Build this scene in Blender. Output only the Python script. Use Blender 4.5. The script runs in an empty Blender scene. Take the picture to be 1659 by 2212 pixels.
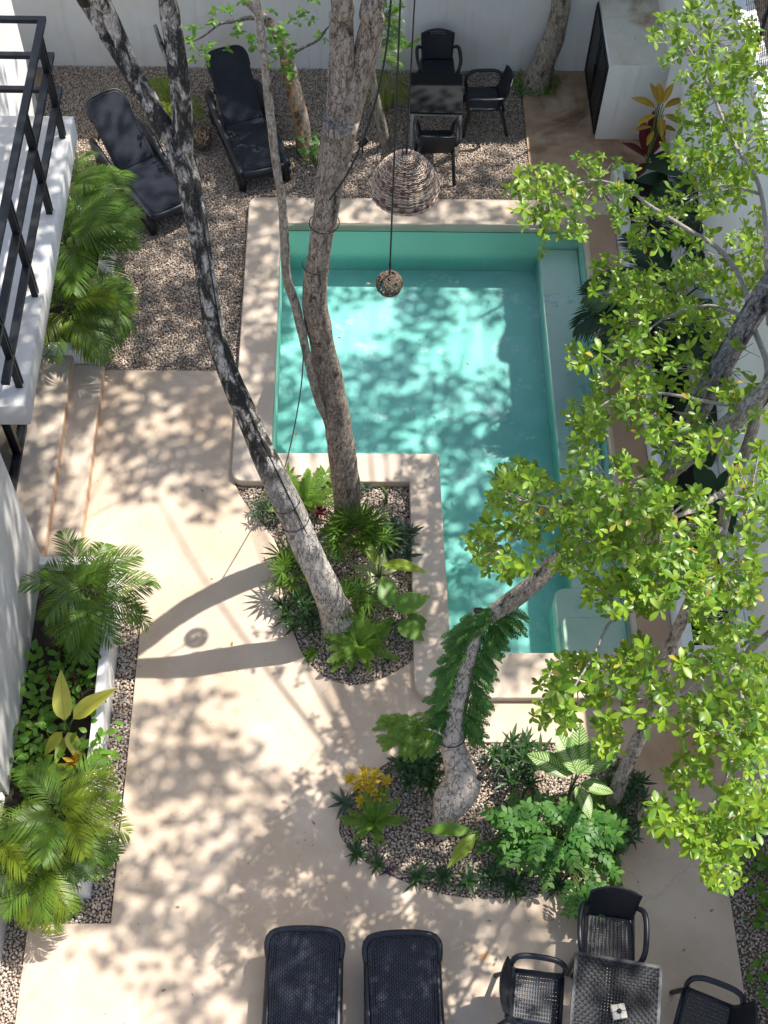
import bpy, bmesh, math, random
import numpy as np
from mathutils import Vector, Matrix, noise as mnoise, Quaternion
R_ = math.radians
random.seed(7); rng = np.random.default_rng(7)
SC = bpy.context.scene
COL = SC.collection

# ------------------------------------------------------------------ camera
CX, CY, F, H = 829.5, 1106.0, 2825.145, 12.5           # picture frame 1659 x 2212, camera height
def cam_axes(p, y, r):
    fwd = np.array([math.sin(y)*math.cos(p), math.cos(y)*math.cos(p), -math.sin(p)])
    right = np.array([math.cos(y), -math.sin(y), 0.0]); down = np.cross(fwd, right)
    c, s = math.cos(r), math.sin(r)
    return np.array([c*right+s*down, -s*right+c*down, fwd])
M = cam_axes(1.01056046, 0.04637848, -0.04334341)
cd = bpy.data.cameras.new('camera'); cam = bpy.data.objects.new('camera', cd); COL.objects.link(cam)
cam.matrix_world = Matrix((( M[0][0], -M[1][0], -M[2][0], 0), (M[0][1], -M[1][1], -M[2][1], 0),
                           (M[0][2], -M[1][2], -M[2][2], H), (0, 0, 0, 1)))
cd.sensor_fit = 'VERTICAL'; cd.sensor_height = 36; cd.lens = F/2212*36
cd.clip_start = .05; cd.clip_end = 500
SC.camera = cam
# ------------------------------------------------------------------ sky, sun, exposure
SA, SB = .49, .35                                       # shadow run per metre of height, to -x and to -y
sun_dir = Vector((SA, SB, 1)).normalized()
W = bpy.data.worlds.new('World'); SC.world = W; W.use_nodes = True
wn = W.node_tree.nodes; wl = W.node_tree.links
sky = wn.new('ShaderNodeTexSky'); sky.sky_type = 'NISHITA'; sky.sun_disc = False
sky.sun_elevation = math.asin(sun_dir.z); sky.sun_rotation = math.atan2(SA, SB)
sky.air_density = 1.0; sky.dust_density = 1.5
wn['Background'].inputs[1].default_value = 0.15
wl.new(sky.outputs[0], wn['Background'].inputs[0])
sl = bpy.data.lights.new('sun', 'SUN'); sl.energy = 4.6; sl.angle = R_(.53); sl.color = (1, .96, .90)
so = bpy.data.objects.new('sun', sl); COL.objects.link(so)
so.rotation_euler = sun_dir.to_track_quat('Z', 'Y').to_euler(); so.location = (10, 8, 20)
SC.view_settings.view_transform = 'Standard'; SC.view_settings.look = 'None'
SC.view_settings.gamma = 1; SC.view_settings.exposure = 0.85
SC.cycles.max_bounces = 8; SC.cycles.diffuse_bounces = 4; SC.cycles.transparent_max_bounces = 24
SC.cycles.caustics_reflective = False; SC.cycles.caustics_refractive = False

# ------------------------------------------------------------------ helpers
def ray(u, v): return M.T @ np.array([(u-CX)/F, (v-CY)/F, 1.0])
def at(u, v, z=0.0):                                    # point of height z seen at (u, v)
    d = ray(u, v); t = (z-H)/d[2]; return Vector((d[0]*t, d[1]*t, z))
def atY(u, v, Y):
    d = ray(u, v); t = Y/d[1]; return Vector((d[0]*t, Y, H+d[2]*t))
def pr(p):
    q = M @ np.array([p[0], p[1], p[2]-H])
    return (F*q[0]/q[2]+CX, F*q[1]/q[2]+CY, q[2])
def mesh_from(v, f, name='mesh', smooth=False):
    me = bpy.data.meshes.new(name); me.from_pydata([tuple(p) for p in v], [], f); me.update()
    if smooth: me.polygons.foreach_set('use_smooth', [True]*len(me.polygons))
    return me
def link(name, data, parent=None, mat=None, loc=None, rot=None):
    o = bpy.data.objects.new(name, data); COL.objects.link(o)
    if mat is not None and data is not None and len(data.materials) == 0: data.materials.append(mat)
    if parent is not None: o.parent = parent
    if loc is not None: o.location = loc
    if rot is not None: o.rotation_euler = rot
    return o
def tag(o, label=None, cat=None, group=None, kind=None):
    if label: o['label'] = label
    if cat: o['category'] = cat
    if group: o['group'] = group
    if kind: o['kind'] = kind
    return o
def thing(name, label, cat, loc=(0,0,0), rz=0, group=None):
    o = bpy.data.objects.new(name, None); COL.objects.link(o); o.location = loc; o.rotation_euler = (0,0,rz)
    o.empty_display_size = .1
    return tag(o, label, cat, group)
def copy_tree(o, parent=None):
    c = o.copy(); COL.objects.link(c); c.parent = parent
    for ch in o.children: copy_tree(ch, c)
    return c
class MB:
    def __init__(s): s.v = []; s.f = []
    def add(s, v, f):
        n = len(s.v); s.v += [tuple(p) for p in v]; s.f += [tuple(i+n for i in q) for q in f]
    def box(s, x0, x1, y0, y1, z0, z1):
        s.add([(x0,y0,z0),(x1,y0,z0),(x1,y1,z0),(x0,y1,z0),(x0,y0,z1),(x1,y0,z1),(x1,y1,z1),(x0,y1,z1)],
              [(0,3,2,1),(4,5,6,7),(0,1,5,4),(1,2,6,5),(2,3,7,6),(3,0,4,7)])
    def tube(s, pts, rad, n=8, cap=True, flat=1.0, rough=0.0, seed=0, ridge=0.0):
        pts = [Vector(p) for p in pts]; m = len(pts)
        if not hasattr(rad, '__len__'): rad = [rad]*m
        t0 = (pts[1]-pts[0]).normalized()
        up = Vector((0,0,1)) if abs(t0.z) < .9 else Vector((0,1,0))
        a = t0.cross(up).normalized(); vs = []; fs = []
        for i, p in enumerate(pts):
            t = (pts[min(i+1,m-1)]-pts[max(i-1,0)]).normalized()
            a = (a - t*a.dot(t)); a = a.normalized() if a.length > 1e-6 else t.orthogonal().normalized()
            b = t.cross(a)
            for k in range(n):
                th = 2*math.pi*k/n; r = rad[i]
                if rough:
                    q = Vector((math.cos(th)*1.3, math.sin(th)*1.3, i*.12+seed*7.3))
                    r *= 1 + rough*mnoise.noise(q*1.4) + rough*.5*mnoise.noise(q*4.1)
                    if ridge: r *= 1 + ridge*math.sin(th*5+mnoise.noise(Vector((i*.05, seed, 0)))*4)
                vs.append(p + a*(math.cos(th)*r) + b*(math.sin(th)*r*flat))
        for i in range(m-1):
            for k in range(n):
                k2 = (k+1) % n
                fs.append((i*n+k, i*n+k2, (i+1)*n+k2, (i+1)*n+k))
        if cap:
            fs.append(tuple(range(n-1, -1, -1))); fs.append(tuple((m-1)*n+k for k in range(n)))
        s.add(vs, fs)
    def build(s, name, mat, parent=None, smooth=False, **k):
        return link(name, mesh_from(s.v, s.f, name, smooth), parent, mat, **k)
def spline(pts, step=.06):
    """Catmull-Rom through pts (any dimension), resampled."""
    P = [np.array(p, float) for p in pts]; P = [2*P[0]-P[1]] + P + [2*P[-1]-P[-2]]; out = []
    for i in range(1, len(P)-2):
        a, b, c, d = P[i-1:i+3]; n = max(2, int(np.linalg.norm((c-b)[:3])/step))
        for k in range(n):
            t = k/n
            out.append(.5*((2*b)+(-a+c)*t+(2*a-5*b+4*c-d)*t*t+(-a+3*b-3*c+d)*t**3))
    out.append(P[-2]); return out
def rounded(pts, r, n=6):
    """2D outline with its corners rounded; r a number or one per corner."""
    out = []; m = len(pts)
    for i in range(m):
        ri = r[i] if hasattr(r, '__len__') else r
        p = Vector(pts[i]); a = Vector(pts[i-1])-p; b = Vector(pts[(i+1) % m])-p
        if ri < 1e-4: out.append(tuple(p)); continue
        ri = min(ri, a.length*.49, b.length*.49); a.normalize(); b.normalize()
        for k in range(n+1):
            t = k/n; out.append(tuple((p+a*ri)*(1-t)**2 + p*2*t*(1-t) + (p+b*ri)*t*t))
    return out
def slab_mesh(outlines, z0, z1, bevel=.01, name='slab'):
    cu = bpy.data.curves.new('tmp', 'CURVE'); cu.dimensions = '2D'; cu.fill_mode = 'BOTH'
    cu.extrude = (z1-z0)/2-bevel; cu.bevel_depth = bevel; cu.bevel_resolution = 1; cu.offset = -bevel
    for ol in outlines:
        sp = cu.splines.new('POLY'); sp.points.add(len(ol)-1); sp.use_cyclic_u = True
        for q, p in zip(sp.points, ol): q.co = (p[0], p[1], 0, 1)
    o = bpy.data.objects.new('tmp', cu); COL.objects.link(o)
    dg = bpy.context.evaluated_depsgraph_get()
    me = bpy.data.meshes.new_from_object(o.evaluated_get(dg)); me.name = name
    bpy.data.objects.remove(o); bpy.data.curves.remove(cu)
    me.transform(Matrix.Translation((0, 0, (z0+z1)/2))); me.materials.clear()
    return me
def in_poly(x, y, poly):
    x = np.asarray(x); y = np.asarray(y); ins = np.zeros(x.shape, bool); n = len(poly)
    for i in range(n):
        x1, y1 = poly[i][:2]; x2, y2 = poly[(i+1) % n][:2]
        if y1 == y2: continue
        c = ((y1 > y) != (y2 > y)) & (x < (x2-x1)*(y-y1)/(y2-y1)+x1); ins ^= c
    return ins

# ------------------------------------------------------------------ materials
def mat_new(name):
    m = bpy.data.materials.new(name); m.use_nodes = True; nt = m.node_tree
    return m, nt, nt.nodes, nt.links, nt.nodes['Principled BSDF']
def ramp(nd, stops):
    r = nd.new('ShaderNodeValToRGB'); e = r.color_ramp.elements
    while len(e) < len(stops): e.new(.5)
    for q, (p, c) in zip(e, stops): q.position = p; q.color = (*c, 1) if len(c) == 3 else c
    return r
def noise_node(nd, ln, scale, detail=6, rough=.55, vec=None, dist=0):
    n = nd.new('ShaderNodeTexNoise'); n.inputs['Scale'].default_value = scale
    n.inputs['Detail'].default_value = detail; n.inputs['Roughness'].default_value = rough
    n.inputs['Distortion'].default_value = dist
    if vec is not None: ln.new(vec, n.inputs['Vector'])
    return n
def mix_col(nd, ln, fac, a, b, mode='MIX'):
    m = nd.new('ShaderNodeMix'); m.data_type = 'RGBA'; m.blend_type = mode
    for sock, val in ((0, fac), (6, a), (7, b)):
        if hasattr(val, 'links') or hasattr(val, 'is_output'): ln.new(val, m.inputs[sock])
        elif sock == 0: m.inputs[0].default_value = val
        else: m.inputs[sock].default_value = (*val, 1)
    return m.outputs[2]
def bump(nd, ln, b, height, strength=.3, dist=.01):
    n = nd.new('ShaderNodeBump'); n.inputs['Strength'].default_value = strength; n.inputs['Distance'].default_value = dist
    ln.new(height, n.inputs['Height']); ln.new(n.outputs[0], b.inputs['Normal']); return n
def plaster(name, c, c2, rough=.75, stain=None, stain_scale=.8, stain_lo=.55, stain_hi=.75, speck=.0, bumps=.25, scale=1.0, cracks=0, streak=0, spots=()):
    m, nt, nd, ln, b = mat_new(name); tc = nd.new('ShaderNodeTexCoord'); v = tc.outputs['Object']
    n1 = noise_node(nd, ln, 1.6*scale, 7, .62, v); n2 = noise_node(nd, ln, 38*scale, 4, .6, v)
    col = mix_col(nd, ln, ramp_f(nd, ln, n1.outputs[0], .35, .68), c, c2)
    col = mix_col(nd, ln, .10, col, n2.outputs['Color'], 'SOFT_LIGHT')
    n6 = noise_node(nd, ln, .55*scale, 5, .6, v, .8)
    col = mix_col(nd, ln, ramp_f(nd, ln, n6.outputs[0], .40, .66), col, mix_col(nd, ln, 1.0, col, (.92,.89,.85), 'MULTIPLY'))
    if stain:
        n3 = noise_node(nd, ln, stain_scale, 8, .65, v, .4)
        col = mix_col(nd, ln, ramp_f(nd, ln, n3.outputs[0], stain_lo, stain_hi), col, stain)
    for sx_, sy_, sr_, sc_, sa_ in spots:
        vd = nd.new('ShaderNodeVectorMath'); vd.operation = 'DISTANCE'; ln.new(v, vd.inputs[0]); vd.inputs[1].default_value = (sx_, sy_, 0)
        nq = noise_node(nd, ln, 2.4, 7, .65, v, .5); ma = nd.new('ShaderNodeMath'); ma.operation = 'MULTIPLY_ADD'; ln.new(nq.outputs[0], ma.inputs[0]); ma.inputs[1].default_value = sr_*1.4; ln.new(vd.outputs['Value'], ma.inputs[2])
        mq = nd.new('ShaderNodeMath'); mq.operation = 'MULTIPLY'; ln.new(ramp_f(nd, ln, ma.outputs[0], sr_*1.75, sr_*.9), mq.inputs[0]); mq.inputs[1].default_value = sa_
        col = mix_col(nd, ln, mq.outputs[0], col, sc_)
    if cracks:
        vc = nd.new('ShaderNodeTexVoronoi'); vc.feature = 'DISTANCE_TO_EDGE'; vc.inputs['Scale'].default_value = .55
        dn = noise_node(nd, ln, 1.7, 6, .6, v); mv = nd.new('ShaderNodeMix'); mv.data_type = 'VECTOR'; mv.inputs[0].default_value = .35; ln.new(v, mv.inputs[4]); ln.new(dn.outputs['Color'], mv.inputs[5]); ln.new(mv.outputs[1], vc.inputs['Vector'])
        cm = nd.new('ShaderNodeMath'); cm.operation = 'MULTIPLY'; ln.new(ramp_f(nd, ln, vc.outputs['Distance'], .006, .001), cm.inputs[0]); cm.inputs[1].default_value = cracks
        col = mix_col(nd, ln, cm.outputs[0], col, (.20,.14,.10))
    if streak:
        mp = nd.new('ShaderNodeMapping'); mp.inputs['Scale'].default_value = (5, 5, .35); ln.new(v, mp.inputs[0])
        ns = noise_node(nd, ln, 1.6, 6, .65, mp.outputs[0]); sm2 = nd.new('ShaderNodeMath'); sm2.operation = 'MULTIPLY'
        ln.new(ramp_f(nd, ln, ns.outputs[0], .52, .78), sm2.inputs[0]); sm2.inputs[1].default_value = streak
        col = mix_col(nd, ln, sm2.outputs[0], col, (.42,.38,.31))
    if speck:
        vo = nd.new('ShaderNodeTexVoronoi'); vo.inputs['Scale'].default_value = 11; ln.new(v, vo.inputs['Vector'])
        n4 = noise_node(nd, ln, 3.0, 2, .5, v)
        a = nd.new('ShaderNodeMath'); a.operation = 'MULTIPLY'
        ln.new(ramp_f(nd, ln, vo.outputs['Distance'], .13, .05), a.inputs[0]); ln.new(ramp_f(nd, ln, n4.outputs[0], .5, .62), a.inputs[1])
        a2 = nd.new('ShaderNodeMath'); a2.operation = 'MULTIPLY'; ln.new(a.outputs[0], a2.inputs[0]); a2.inputs[1].default_value = speck
        col = mix_col(nd, ln, a2.outputs[0], col, (.10, .075, .05))
    ln.new(col, b.inputs['Base Color']); b.inputs['Roughness'].default_value = rough
    bump(nd, ln, b, n2.outputs[0], bumps, .004)
    return m
def ramp_f(nd, ln, sock, lo, hi):
    n = nd.new('ShaderNodeMapRange'); n.inputs[1].default_value = lo; n.inputs[2].default_value = hi
    n.clamp = True; n.interpolation_type = 'SMOOTHSTEP'; ln.new(sock, n.inputs[0]); return n.outputs[0]
def plain(name, c, rough=.5, metal=0, spec=.5):
    m, nt, nd, ln, b = mat_new(name); b.inputs['Base Color'].default_value = (*c, 1)
    b.inputs['Roughness'].default_value = rough; b.inputs['Metallic'].default_value = metal
    b.inputs['Specular IOR Level'].default_value = spec
    tc = nd.new('ShaderNodeTexCoord'); n = noise_node(nd, ln, 60, 3, .5, tc.outputs['Object'])
    col = mix_col(nd, ln, .25, c, n.outputs['Color'], 'SOFT_LIGHT'); ln.new(col, b.inputs['Base Color'])
    return m
def leaf_mat(name, c1, c2, trans=.35, rough=.42, tcol=None, island=False, veins=False, rib=None, old=None):
    m, nt, nd, ln, b = mat_new(name)
    if island: rnd = nd.new('ShaderNodeNewGeometry').outputs['Random Per Island']
    else: rnd = nd.new('ShaderNodeObjectInfo').outputs['Random']
    tc = nd.new('ShaderNodeTexCoord'); n = noise_node(nd, ln, 14, 3, .5, tc.outputs['Object'])
    col = mix_col(nd, ln, rnd, c1, c2); col = mix_col(nd, ln, .35, col, n.outputs['Color'], 'SOFT_LIGHT')
    if old:
        col = mix_col(nd, ln, ramp_f(nd, ln, rnd, .982, .986), col, old)
    if rib:
        sx = nd.new('ShaderNodeSeparateXYZ'); ln.new(tc.outputs['Object'], sx.inputs[0])
        ab = nd.new('ShaderNodeMath'); ab.operation = 'ABSOLUTE'; ln.new(sx.outputs[0], ab.inputs[0])
        col = mix_col(nd, ln, ramp_f(nd, ln, ab.outputs[0], .006, .002), col, rib)
    ln.new(col, b.inputs['Base Color']); b.inputs['Roughness'].default_value = rough
    b.inputs['Specular IOR Level'].default_value = .35
    tr = nd.new('ShaderNodeBsdfTranslucent'); mx = nd.new('ShaderNodeMixShader'); mx.inputs[0].default_value = trans
    tcol = tcol or tuple(min(1, x*1.9) for x in (c2[0]*1.15, c2[1]*1.1, c2[2]*.6))
    tm = mix_col(nd, ln, .5, col, tcol); ln.new(tm, tr.inputs[0])
    out = nd['Material Output']; ln.new(b.outputs[0], mx.inputs[1]); ln.new(tr.outputs[0], mx.inputs[2]); ln.new(mx.outputs[0], out.inputs[0])
    return m
def bark(name, light, mid, dark, scale=1.0, dark_lo=.52, dark_hi=.60, zmask=None, crack=.7, ck=24):
    m, nt, nd, ln, b = mat_new(name); tc = nd.new('ShaderNodeTexCoord')
    mp = nd.new('ShaderNodeMapping'); mp.inputs['Scale'].default_value = (1, 1, .38); ln.new(tc.outputs['Object'], mp.inputs[0]); v = mp.outputs[0]
    n1 = noise_node(nd, ln, 9*scale, 8, .7, v, .6); n2 = noise_node(nd, ln, 26*scale, 6, .7, v, .3)
    col = mix_col(nd, ln, ramp_f(nd, ln, n2.outputs[0], .38, .62), mid, light)
    fac = ramp_f(nd, ln, n1.outputs[0], dark_lo, dark_hi)
    if zmask:
        sx = nd.new('ShaderNodeSeparateXYZ'); ln.new(tc.outputs['Object'], sx.inputs[0])
        n5 = noise_node(nd, ln, 2.2, 3, .5, tc.outputs['Object'])
        ad = nd.new('ShaderNodeMath'); ad.operation = 'MULTIPLY_ADD'; ln.new(n5.outputs[0], ad.inputs[0]); ad.inputs[1].default_value = 1.5; ln.new(sx.outputs[2], ad.inputs[2])
        mm = nd.new('ShaderNodeMath'); mm.operation = 'MULTIPLY'; ln.new(ramp_f(nd, ln, ad.outputs[0], zmask[0]+.75, zmask[1]+.75), mm.inputs[0]); ln.new(fac, mm.inputs[1]); fac = mm.outputs[0]
    col = mix_col(nd, ln, fac, col, dark)
    vo = nd.new('ShaderNodeTexVoronoi'); vo.feature = 'DISTANCE_TO_EDGE'; vo.inputs['Scale'].default_value = ck*scale
    dn = noise_node(nd, ln, 12*scale, 4, .6, v)
    mxv = nd.new('ShaderNodeMix'); mxv.data_type = 'VECTOR'; mxv.inputs[0].default_value = .18; ln.new(v, mxv.inputs[4]); ln.new(dn.outputs['Color'], mxv.inputs[5])
    ln.new(mxv.outputs[1], vo.inputs['Vector'])
    ck = ramp_f(nd, ln, vo.outputs['Distance'], .0, .06)
    mk = nd.new('ShaderNodeMath'); mk.operation = 'SUBTRACT'; mk.inputs[0].default_value = 1; ln.new(ck, mk.inputs[1])
    m2 = nd.new('ShaderNodeMath'); m2.operation = 'MULTIPLY'; ln.new(mk.outputs[0], m2.inputs[0]); m2.inputs[1].default_value = crack
    col = mix_col(nd, ln, m2.outputs[0], col, tuple(x*.35 for x in mid))
    ln.new(col, b.inputs['Base Color']); b.inputs['Roughness'].default_value = .9; b.inputs['Specular IOR Level'].default_value = .2
    hh = nd.new('ShaderNodeMath'); hh.operation = 'ADD'; ln.new(ck, hh.inputs[0]); ln.new(n2.outputs[0], hh.inputs[1])
    bump(nd, ln, b, hh.outputs[0], .8, .012)
    return m

MT = {}
MT['deck'] = plaster('deck_plaster', (.50,.385,.28), (.575,.46,.35), .7, stain=(.42,.31,.22), stain_scale=.9, stain_lo=.54, stain_hi=.76, speck=.7, cracks=.16, spots=[(3.45,5.05,.75,(.40,.215,.09),.75),(2.75,4.75,.45,(.38,.23,.12),.5),(2.9,4.1,.5,(.36,.27,.19),.5),(1.25,2.95,.07,(.45,.22,.08),.8),(-.55,2.9,.12,(.33,.23,.15),.6),(3.2,2.9,.4,(.40,.31,.22),.4)])
MT['coping'] = plaster('coping_plaster', (.51,.41,.315), (.575,.48,.385), .7, stain=(.42,.32,.24), stain_scale=1.3, stain_lo=.58, stain_hi=.8, speck=.55)
MT['coping_brown'] = plaster('coping_brown', (.38,.245,.15), (.44,.295,.195), .7, speck=.6)
MT['patio'] = plaster('patio_concrete', (.46,.30,.185), (.53,.365,.24), .75, stain=(.20,.10,.045), stain_scale=1.2, stain_lo=.42, stain_hi=.68, speck=.8)
MT['riser'] = plaster('riser', (.52,.33,.20), (.60,.42,.28), .7)
MT['white'] = plaster('white_stucco', (.78,.775,.745), (.82,.81,.785), .85, bumps=.35, streak=.35)
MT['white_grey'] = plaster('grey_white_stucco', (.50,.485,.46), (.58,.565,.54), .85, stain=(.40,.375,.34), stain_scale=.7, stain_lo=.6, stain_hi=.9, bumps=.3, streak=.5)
MT['box_top'] = plaster('stained_top', (.66,.60,.50), (.72,.68,.60), .8, stain=(.30,.17,.07), stain_scale=1.0, stain_lo=.50, stain_hi=.74, speck=1.0)
MT['slab_white'] = plaster('balcony_concrete', (.50,.485,.46), (.58,.565,.54), .75, stain=(.46,.44,.41), stain_scale=1.2, stain_lo=.55, stain_hi=.85, streak=.4)
MT['black_steel'] = plain('black_steel', (.010,.011,.014), .42, 0, .3)
MT['black_plastic'] = plain('black_plastic', (.012,.014,.020), .40, 0, .4)
MT['dark_metal'] = plain('dark_metal', (.012,.012,.013), .45)
MT['rubber'] = plain('rubber', (.012,.012,.012), .6)
MT['aluminium'] = plain('aluminium', (.55,.57,.55), .4, .6)
MT['soil'] = plaster('soil', (.19,.135,.095), (.25,.185,.135), .95, bumps=.6)
MT['dark_soil'] = plaster('dark_soil', (.018,.013,.009), (.03,.022,.014), .95)
MT['black_rope'] = plain('black_rope', (.015,.015,.015), .7)
MT['grey_cable'] = plain('grey_cable', (.10,.10,.11), .55)
def weave_mat(name, sx, sy, c=(.013,.016,.025)):
    m, nt, nd, ln, b = mat_new(name); tc = nd.new('ShaderNodeTexCoord')
    mp = nd.new('ShaderNodeMapping'); mp.inputs['Rotation'].default_value = (0, 0, R_(90)); ln.new(tc.outputs['Object'], mp.inputs[0])
    br = nd.new('ShaderNodeTexBrick'); br.inputs['Scale'].default_value = 1; br.inputs['Brick Width'].default_value = sy
    br.inputs['Row Height'].default_value = sx; br.inputs['Mortar Size'].default_value = .0042; br.inputs['Mortar Smooth'].default_value = 1.0
    br.inputs['Color1'].default_value = br.inputs['Color2'].default_value = (1,1,1,1); br.inputs['Mortar'].default_value = (0,0,0,1)
    ln.new(mp.outputs[0], br.inputs['Vector'])
    b.inputs['Specular IOR Level'].default_value = .35; b.inputs['Roughness'].default_value = .36
    n = noise_node(nd, ln, 8, 4, .5, tc.outputs['Object'])
    ln.new(mix_col(nd, ln, ramp_f(nd, ln, n.outputs[0], .3, .8), c, tuple(x*1.6+.002 for x in c)), b.inputs['Base Color'])
    bump(nd, ln, b, br.outputs['Color'], 1.0, .010); return m
MT['weave'] = weave_mat('rattan_weave_plastic', .021, .034)
# gravel: per-stone tone from the piece itself
def gravel_mat():
    m, nt, nd, ln, b = mat_new('gravel'); rnd = nd.new('ShaderNodeNewGeometry').outputs['Random Per Island']
    r = ramp(nd, [(0, (.17,.12,.085)), (.06, (.27,.20,.145)), (.14, (.37,.29,.225)), (.45, (.42,.34,.27)), (.75, (.47,.39,.32)), (1, (.57,.495,.42))]); ln.new(rnd, r.inputs[0])
    tc = nd.new('ShaderNodeTexCoord'); n = noise_node(nd, ln, 90, 3, .6, tc.outputs['Object'])
    ln.new(mix_col(nd, ln, .3, r.outputs[0], n.outputs['Color'], 'SOFT_LIGHT'), b.inputs['Base Color']); b.inputs['Roughness'].default_value = .9
    return m
MT['gravel'] = gravel_mat()
MT['leaf_light'] = leaf_mat('leaf_light_green', (.09,.20,.016), (.26,.37,.026), .34, .36, (.50,.62,.03))
MT['leaf_light_mass'] = leaf_mat('leaf_light_green_mass', (.045,.135,.012), (.25,.37,.024), .34, .36, (.55,.70,.03), island=True, old=(.42,.33,.05))
MT['leaf_mid'] = leaf_mat('leaf_mid_green', (.045,.115,.018), (.075,.165,.022), .35, .45, island=True)
MT['leaf_dark'] = leaf_mat('leaf_dark_green', (.025,.07,.022), (.055,.115,.036), .22, .4)
MT['leaf_blue'] = leaf_mat('leaf_blue_green', (.045,.085,.055), (.085,.135,.085), .22, .42)
MT['leaf_bright'] = leaf_mat('leaf_bright', (.085,.20,.022), (.14,.27,.03), .35, .42)
MT['leaf_shrub'] = leaf_mat('leaf_shrub', (.045,.14,.026), (.095,.22,.036), .32, .45, island=True)
MT['leaf_palm'] = leaf_mat('leaf_palm', (.06,.135,.015), (.115,.20,.02), .3, .38, island=True)
MT['leaf_palm_yellow'] = leaf_mat('leaf_palm_yellow', (.12,.19,.016), (.20,.26,.022), .35, .4, island=True)
MT['leaf_palm_dark'] = leaf_mat('leaf_palm_dark', (.012,.035,.012), (.022,.055,.018), .15, .35, island=True)
MT['leaf_fern'] = leaf_mat('leaf_fern', (.085,.18,.022), (.155,.26,.03), .35, .5, island=True)
MT['leaf_yellow'] = leaf_mat('leaf_yellow', (.42,.42,.05), (.52,.50,.10), .35, .45, rib=(.30,.34,.04))
MT['leaf_lime'] = leaf_mat('leaf_lime', (.20,.30,.02), (.27,.36,.03), .4, .4, rib=(.36,.42,.12))
MT['leaf_red'] = leaf_mat('leaf_red', (.085,.015,.018), (.16,.03,.03), .2, .35)
MT['leaf_croton'] = leaf_mat('leaf_croton', (.26,.16,.015), (.42,.25,.02), .25, .4, rib=(.55,.40,.03))
MT['leaf_golden'] = leaf_mat('leaf_golden', (.45,.30,.02), (.60,.42,.03), .3, .4)
MT['leaf_dry'] = leaf_mat('leaf_dry', (.26,.15,.075), (.38,.25,.14), .15, .7)
MT['leaf_purple'] = leaf_mat('leaf_purple', (.075,.02,.07), (.11,.03,.10), .2, .4)
def variegated():
    m = leaf_mat('leaf_variegated', (.07,.17,.02), (.11,.22,.03), .3, .4); nt = m.node_tree; nd = nt.nodes; ln = nt.links; b = nd['Principled BSDF']
    tc = nd.new('ShaderNodeTexCoord'); sx = nd.new('ShaderNodeSeparateXYZ'); ln.new(tc.outputs['Object'], sx.inputs[0])
    ab = nd.new('ShaderNodeMath'); ab.operation = 'ABSOLUTE'; ln.new(sx.outputs[0], ab.inputs[0])
    s = nd.new('ShaderNodeMath'); s.operation = 'MULTIPLY_ADD'; ln.new(ab.outputs[0], s.inputs[0]); s.inputs[1].default_value = -.9; ln.new(sx.outputs[1], s.inputs[2])
    n = noise_node(nd, ln, 30, 3, .6, tc.outputs['Object'])
    s2 = nd.new('ShaderNodeMath'); s2.operation = 'MULTIPLY_ADD'; ln.new(n.outputs[0], s2.inputs[0]); s2.inputs[1].default_value = .035; ln.new(s.outputs[0], s2.inputs[2])
    w = nd.new('ShaderNodeMath'); w.operation = 'MULTIPLY'; ln.new(s2.outputs[0], w.inputs[0]); w.inputs[1].default_value = 300
    sn = nd.new('ShaderNodeMath'); sn.operation = 'SINE'; ln.new(w.outputs[0], sn.inputs[0])
    f1 = ramp_f(nd, ln, sn.outputs[0], -.35, .3); f2 = ramp_f(nd, ln, ab.outputs[0], .068, .045)
    f3 = ramp_f(nd, ln, ab.outputs[0], .004, .007)
    a = nd.new('ShaderNodeMath'); a.operation = 'MULTIPLY'; ln.new(f1, a.inputs[0]); ln.new(f2, a.inputs[1])
    a2 = nd.new('ShaderNodeMath'); a2.operation = 'MULTIPLY'; ln.new(a.outputs[0], a2.inputs[0]); ln.new(f3, a2.inputs[1])
    base = b.inputs['Base Color'].links[0].from_socket
    ln.new(mix_col(nd, ln, a2.outputs[0], base, (.46,.56,.24)), b.inputs['Base Color']); return m
MT['leaf_varieg'] = variegated()
MT['leaf_cream'] = leaf_mat('leaf_cream', (.38,.44,.22), (.48,.52,.30), .35, .42, rib=(.10,.2,.03))
MT['bark_white'] = bark('bark_white', (.56,.52,.465), (.35,.305,.26), (.030,.028,.026), 1.0, .40, .53, zmask=(1.5, 2.9), crack=.85, ck=15)
MT['bark_pale'] = bark('bark_pale', (.60,.53,.46), (.44,.37,.305), (.10,.07,.05), 1.0, .60, .72, crack=.9, ck=14)
MT['bark_brown'] = bark('bark_brown', (.38,.315,.255), (.235,.18,.138), (.055,.04,.03), 1.2, .53, .68, crack=.9, ck=17)
MT['bark_grey'] = bark('bark_grey', (.44,.39,.32), (.28,.22,.165), (.045,.038,.03), 1.2, .54, .66, crack=.7)
MT['bark_dark'] = bark('bark_dark', (.34,.31,.28), (.14,.115,.10), (.03,.027,.025), 1.2, .50, .62, crack=.6)
MT['bark_twig'] = bark('bark_twig', (.46,.41,.35), (.34,.29,.24), (.12,.09,.07), 2.0, .6, .75, crack=.3)
MT['wood_split'] = plaster('split_wood', (.22,.13,.065), (.32,.21,.12), .85, stain=(.08,.045,.025), stain_scale=9, stain_lo=.5, stain_hi=.62)

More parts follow.
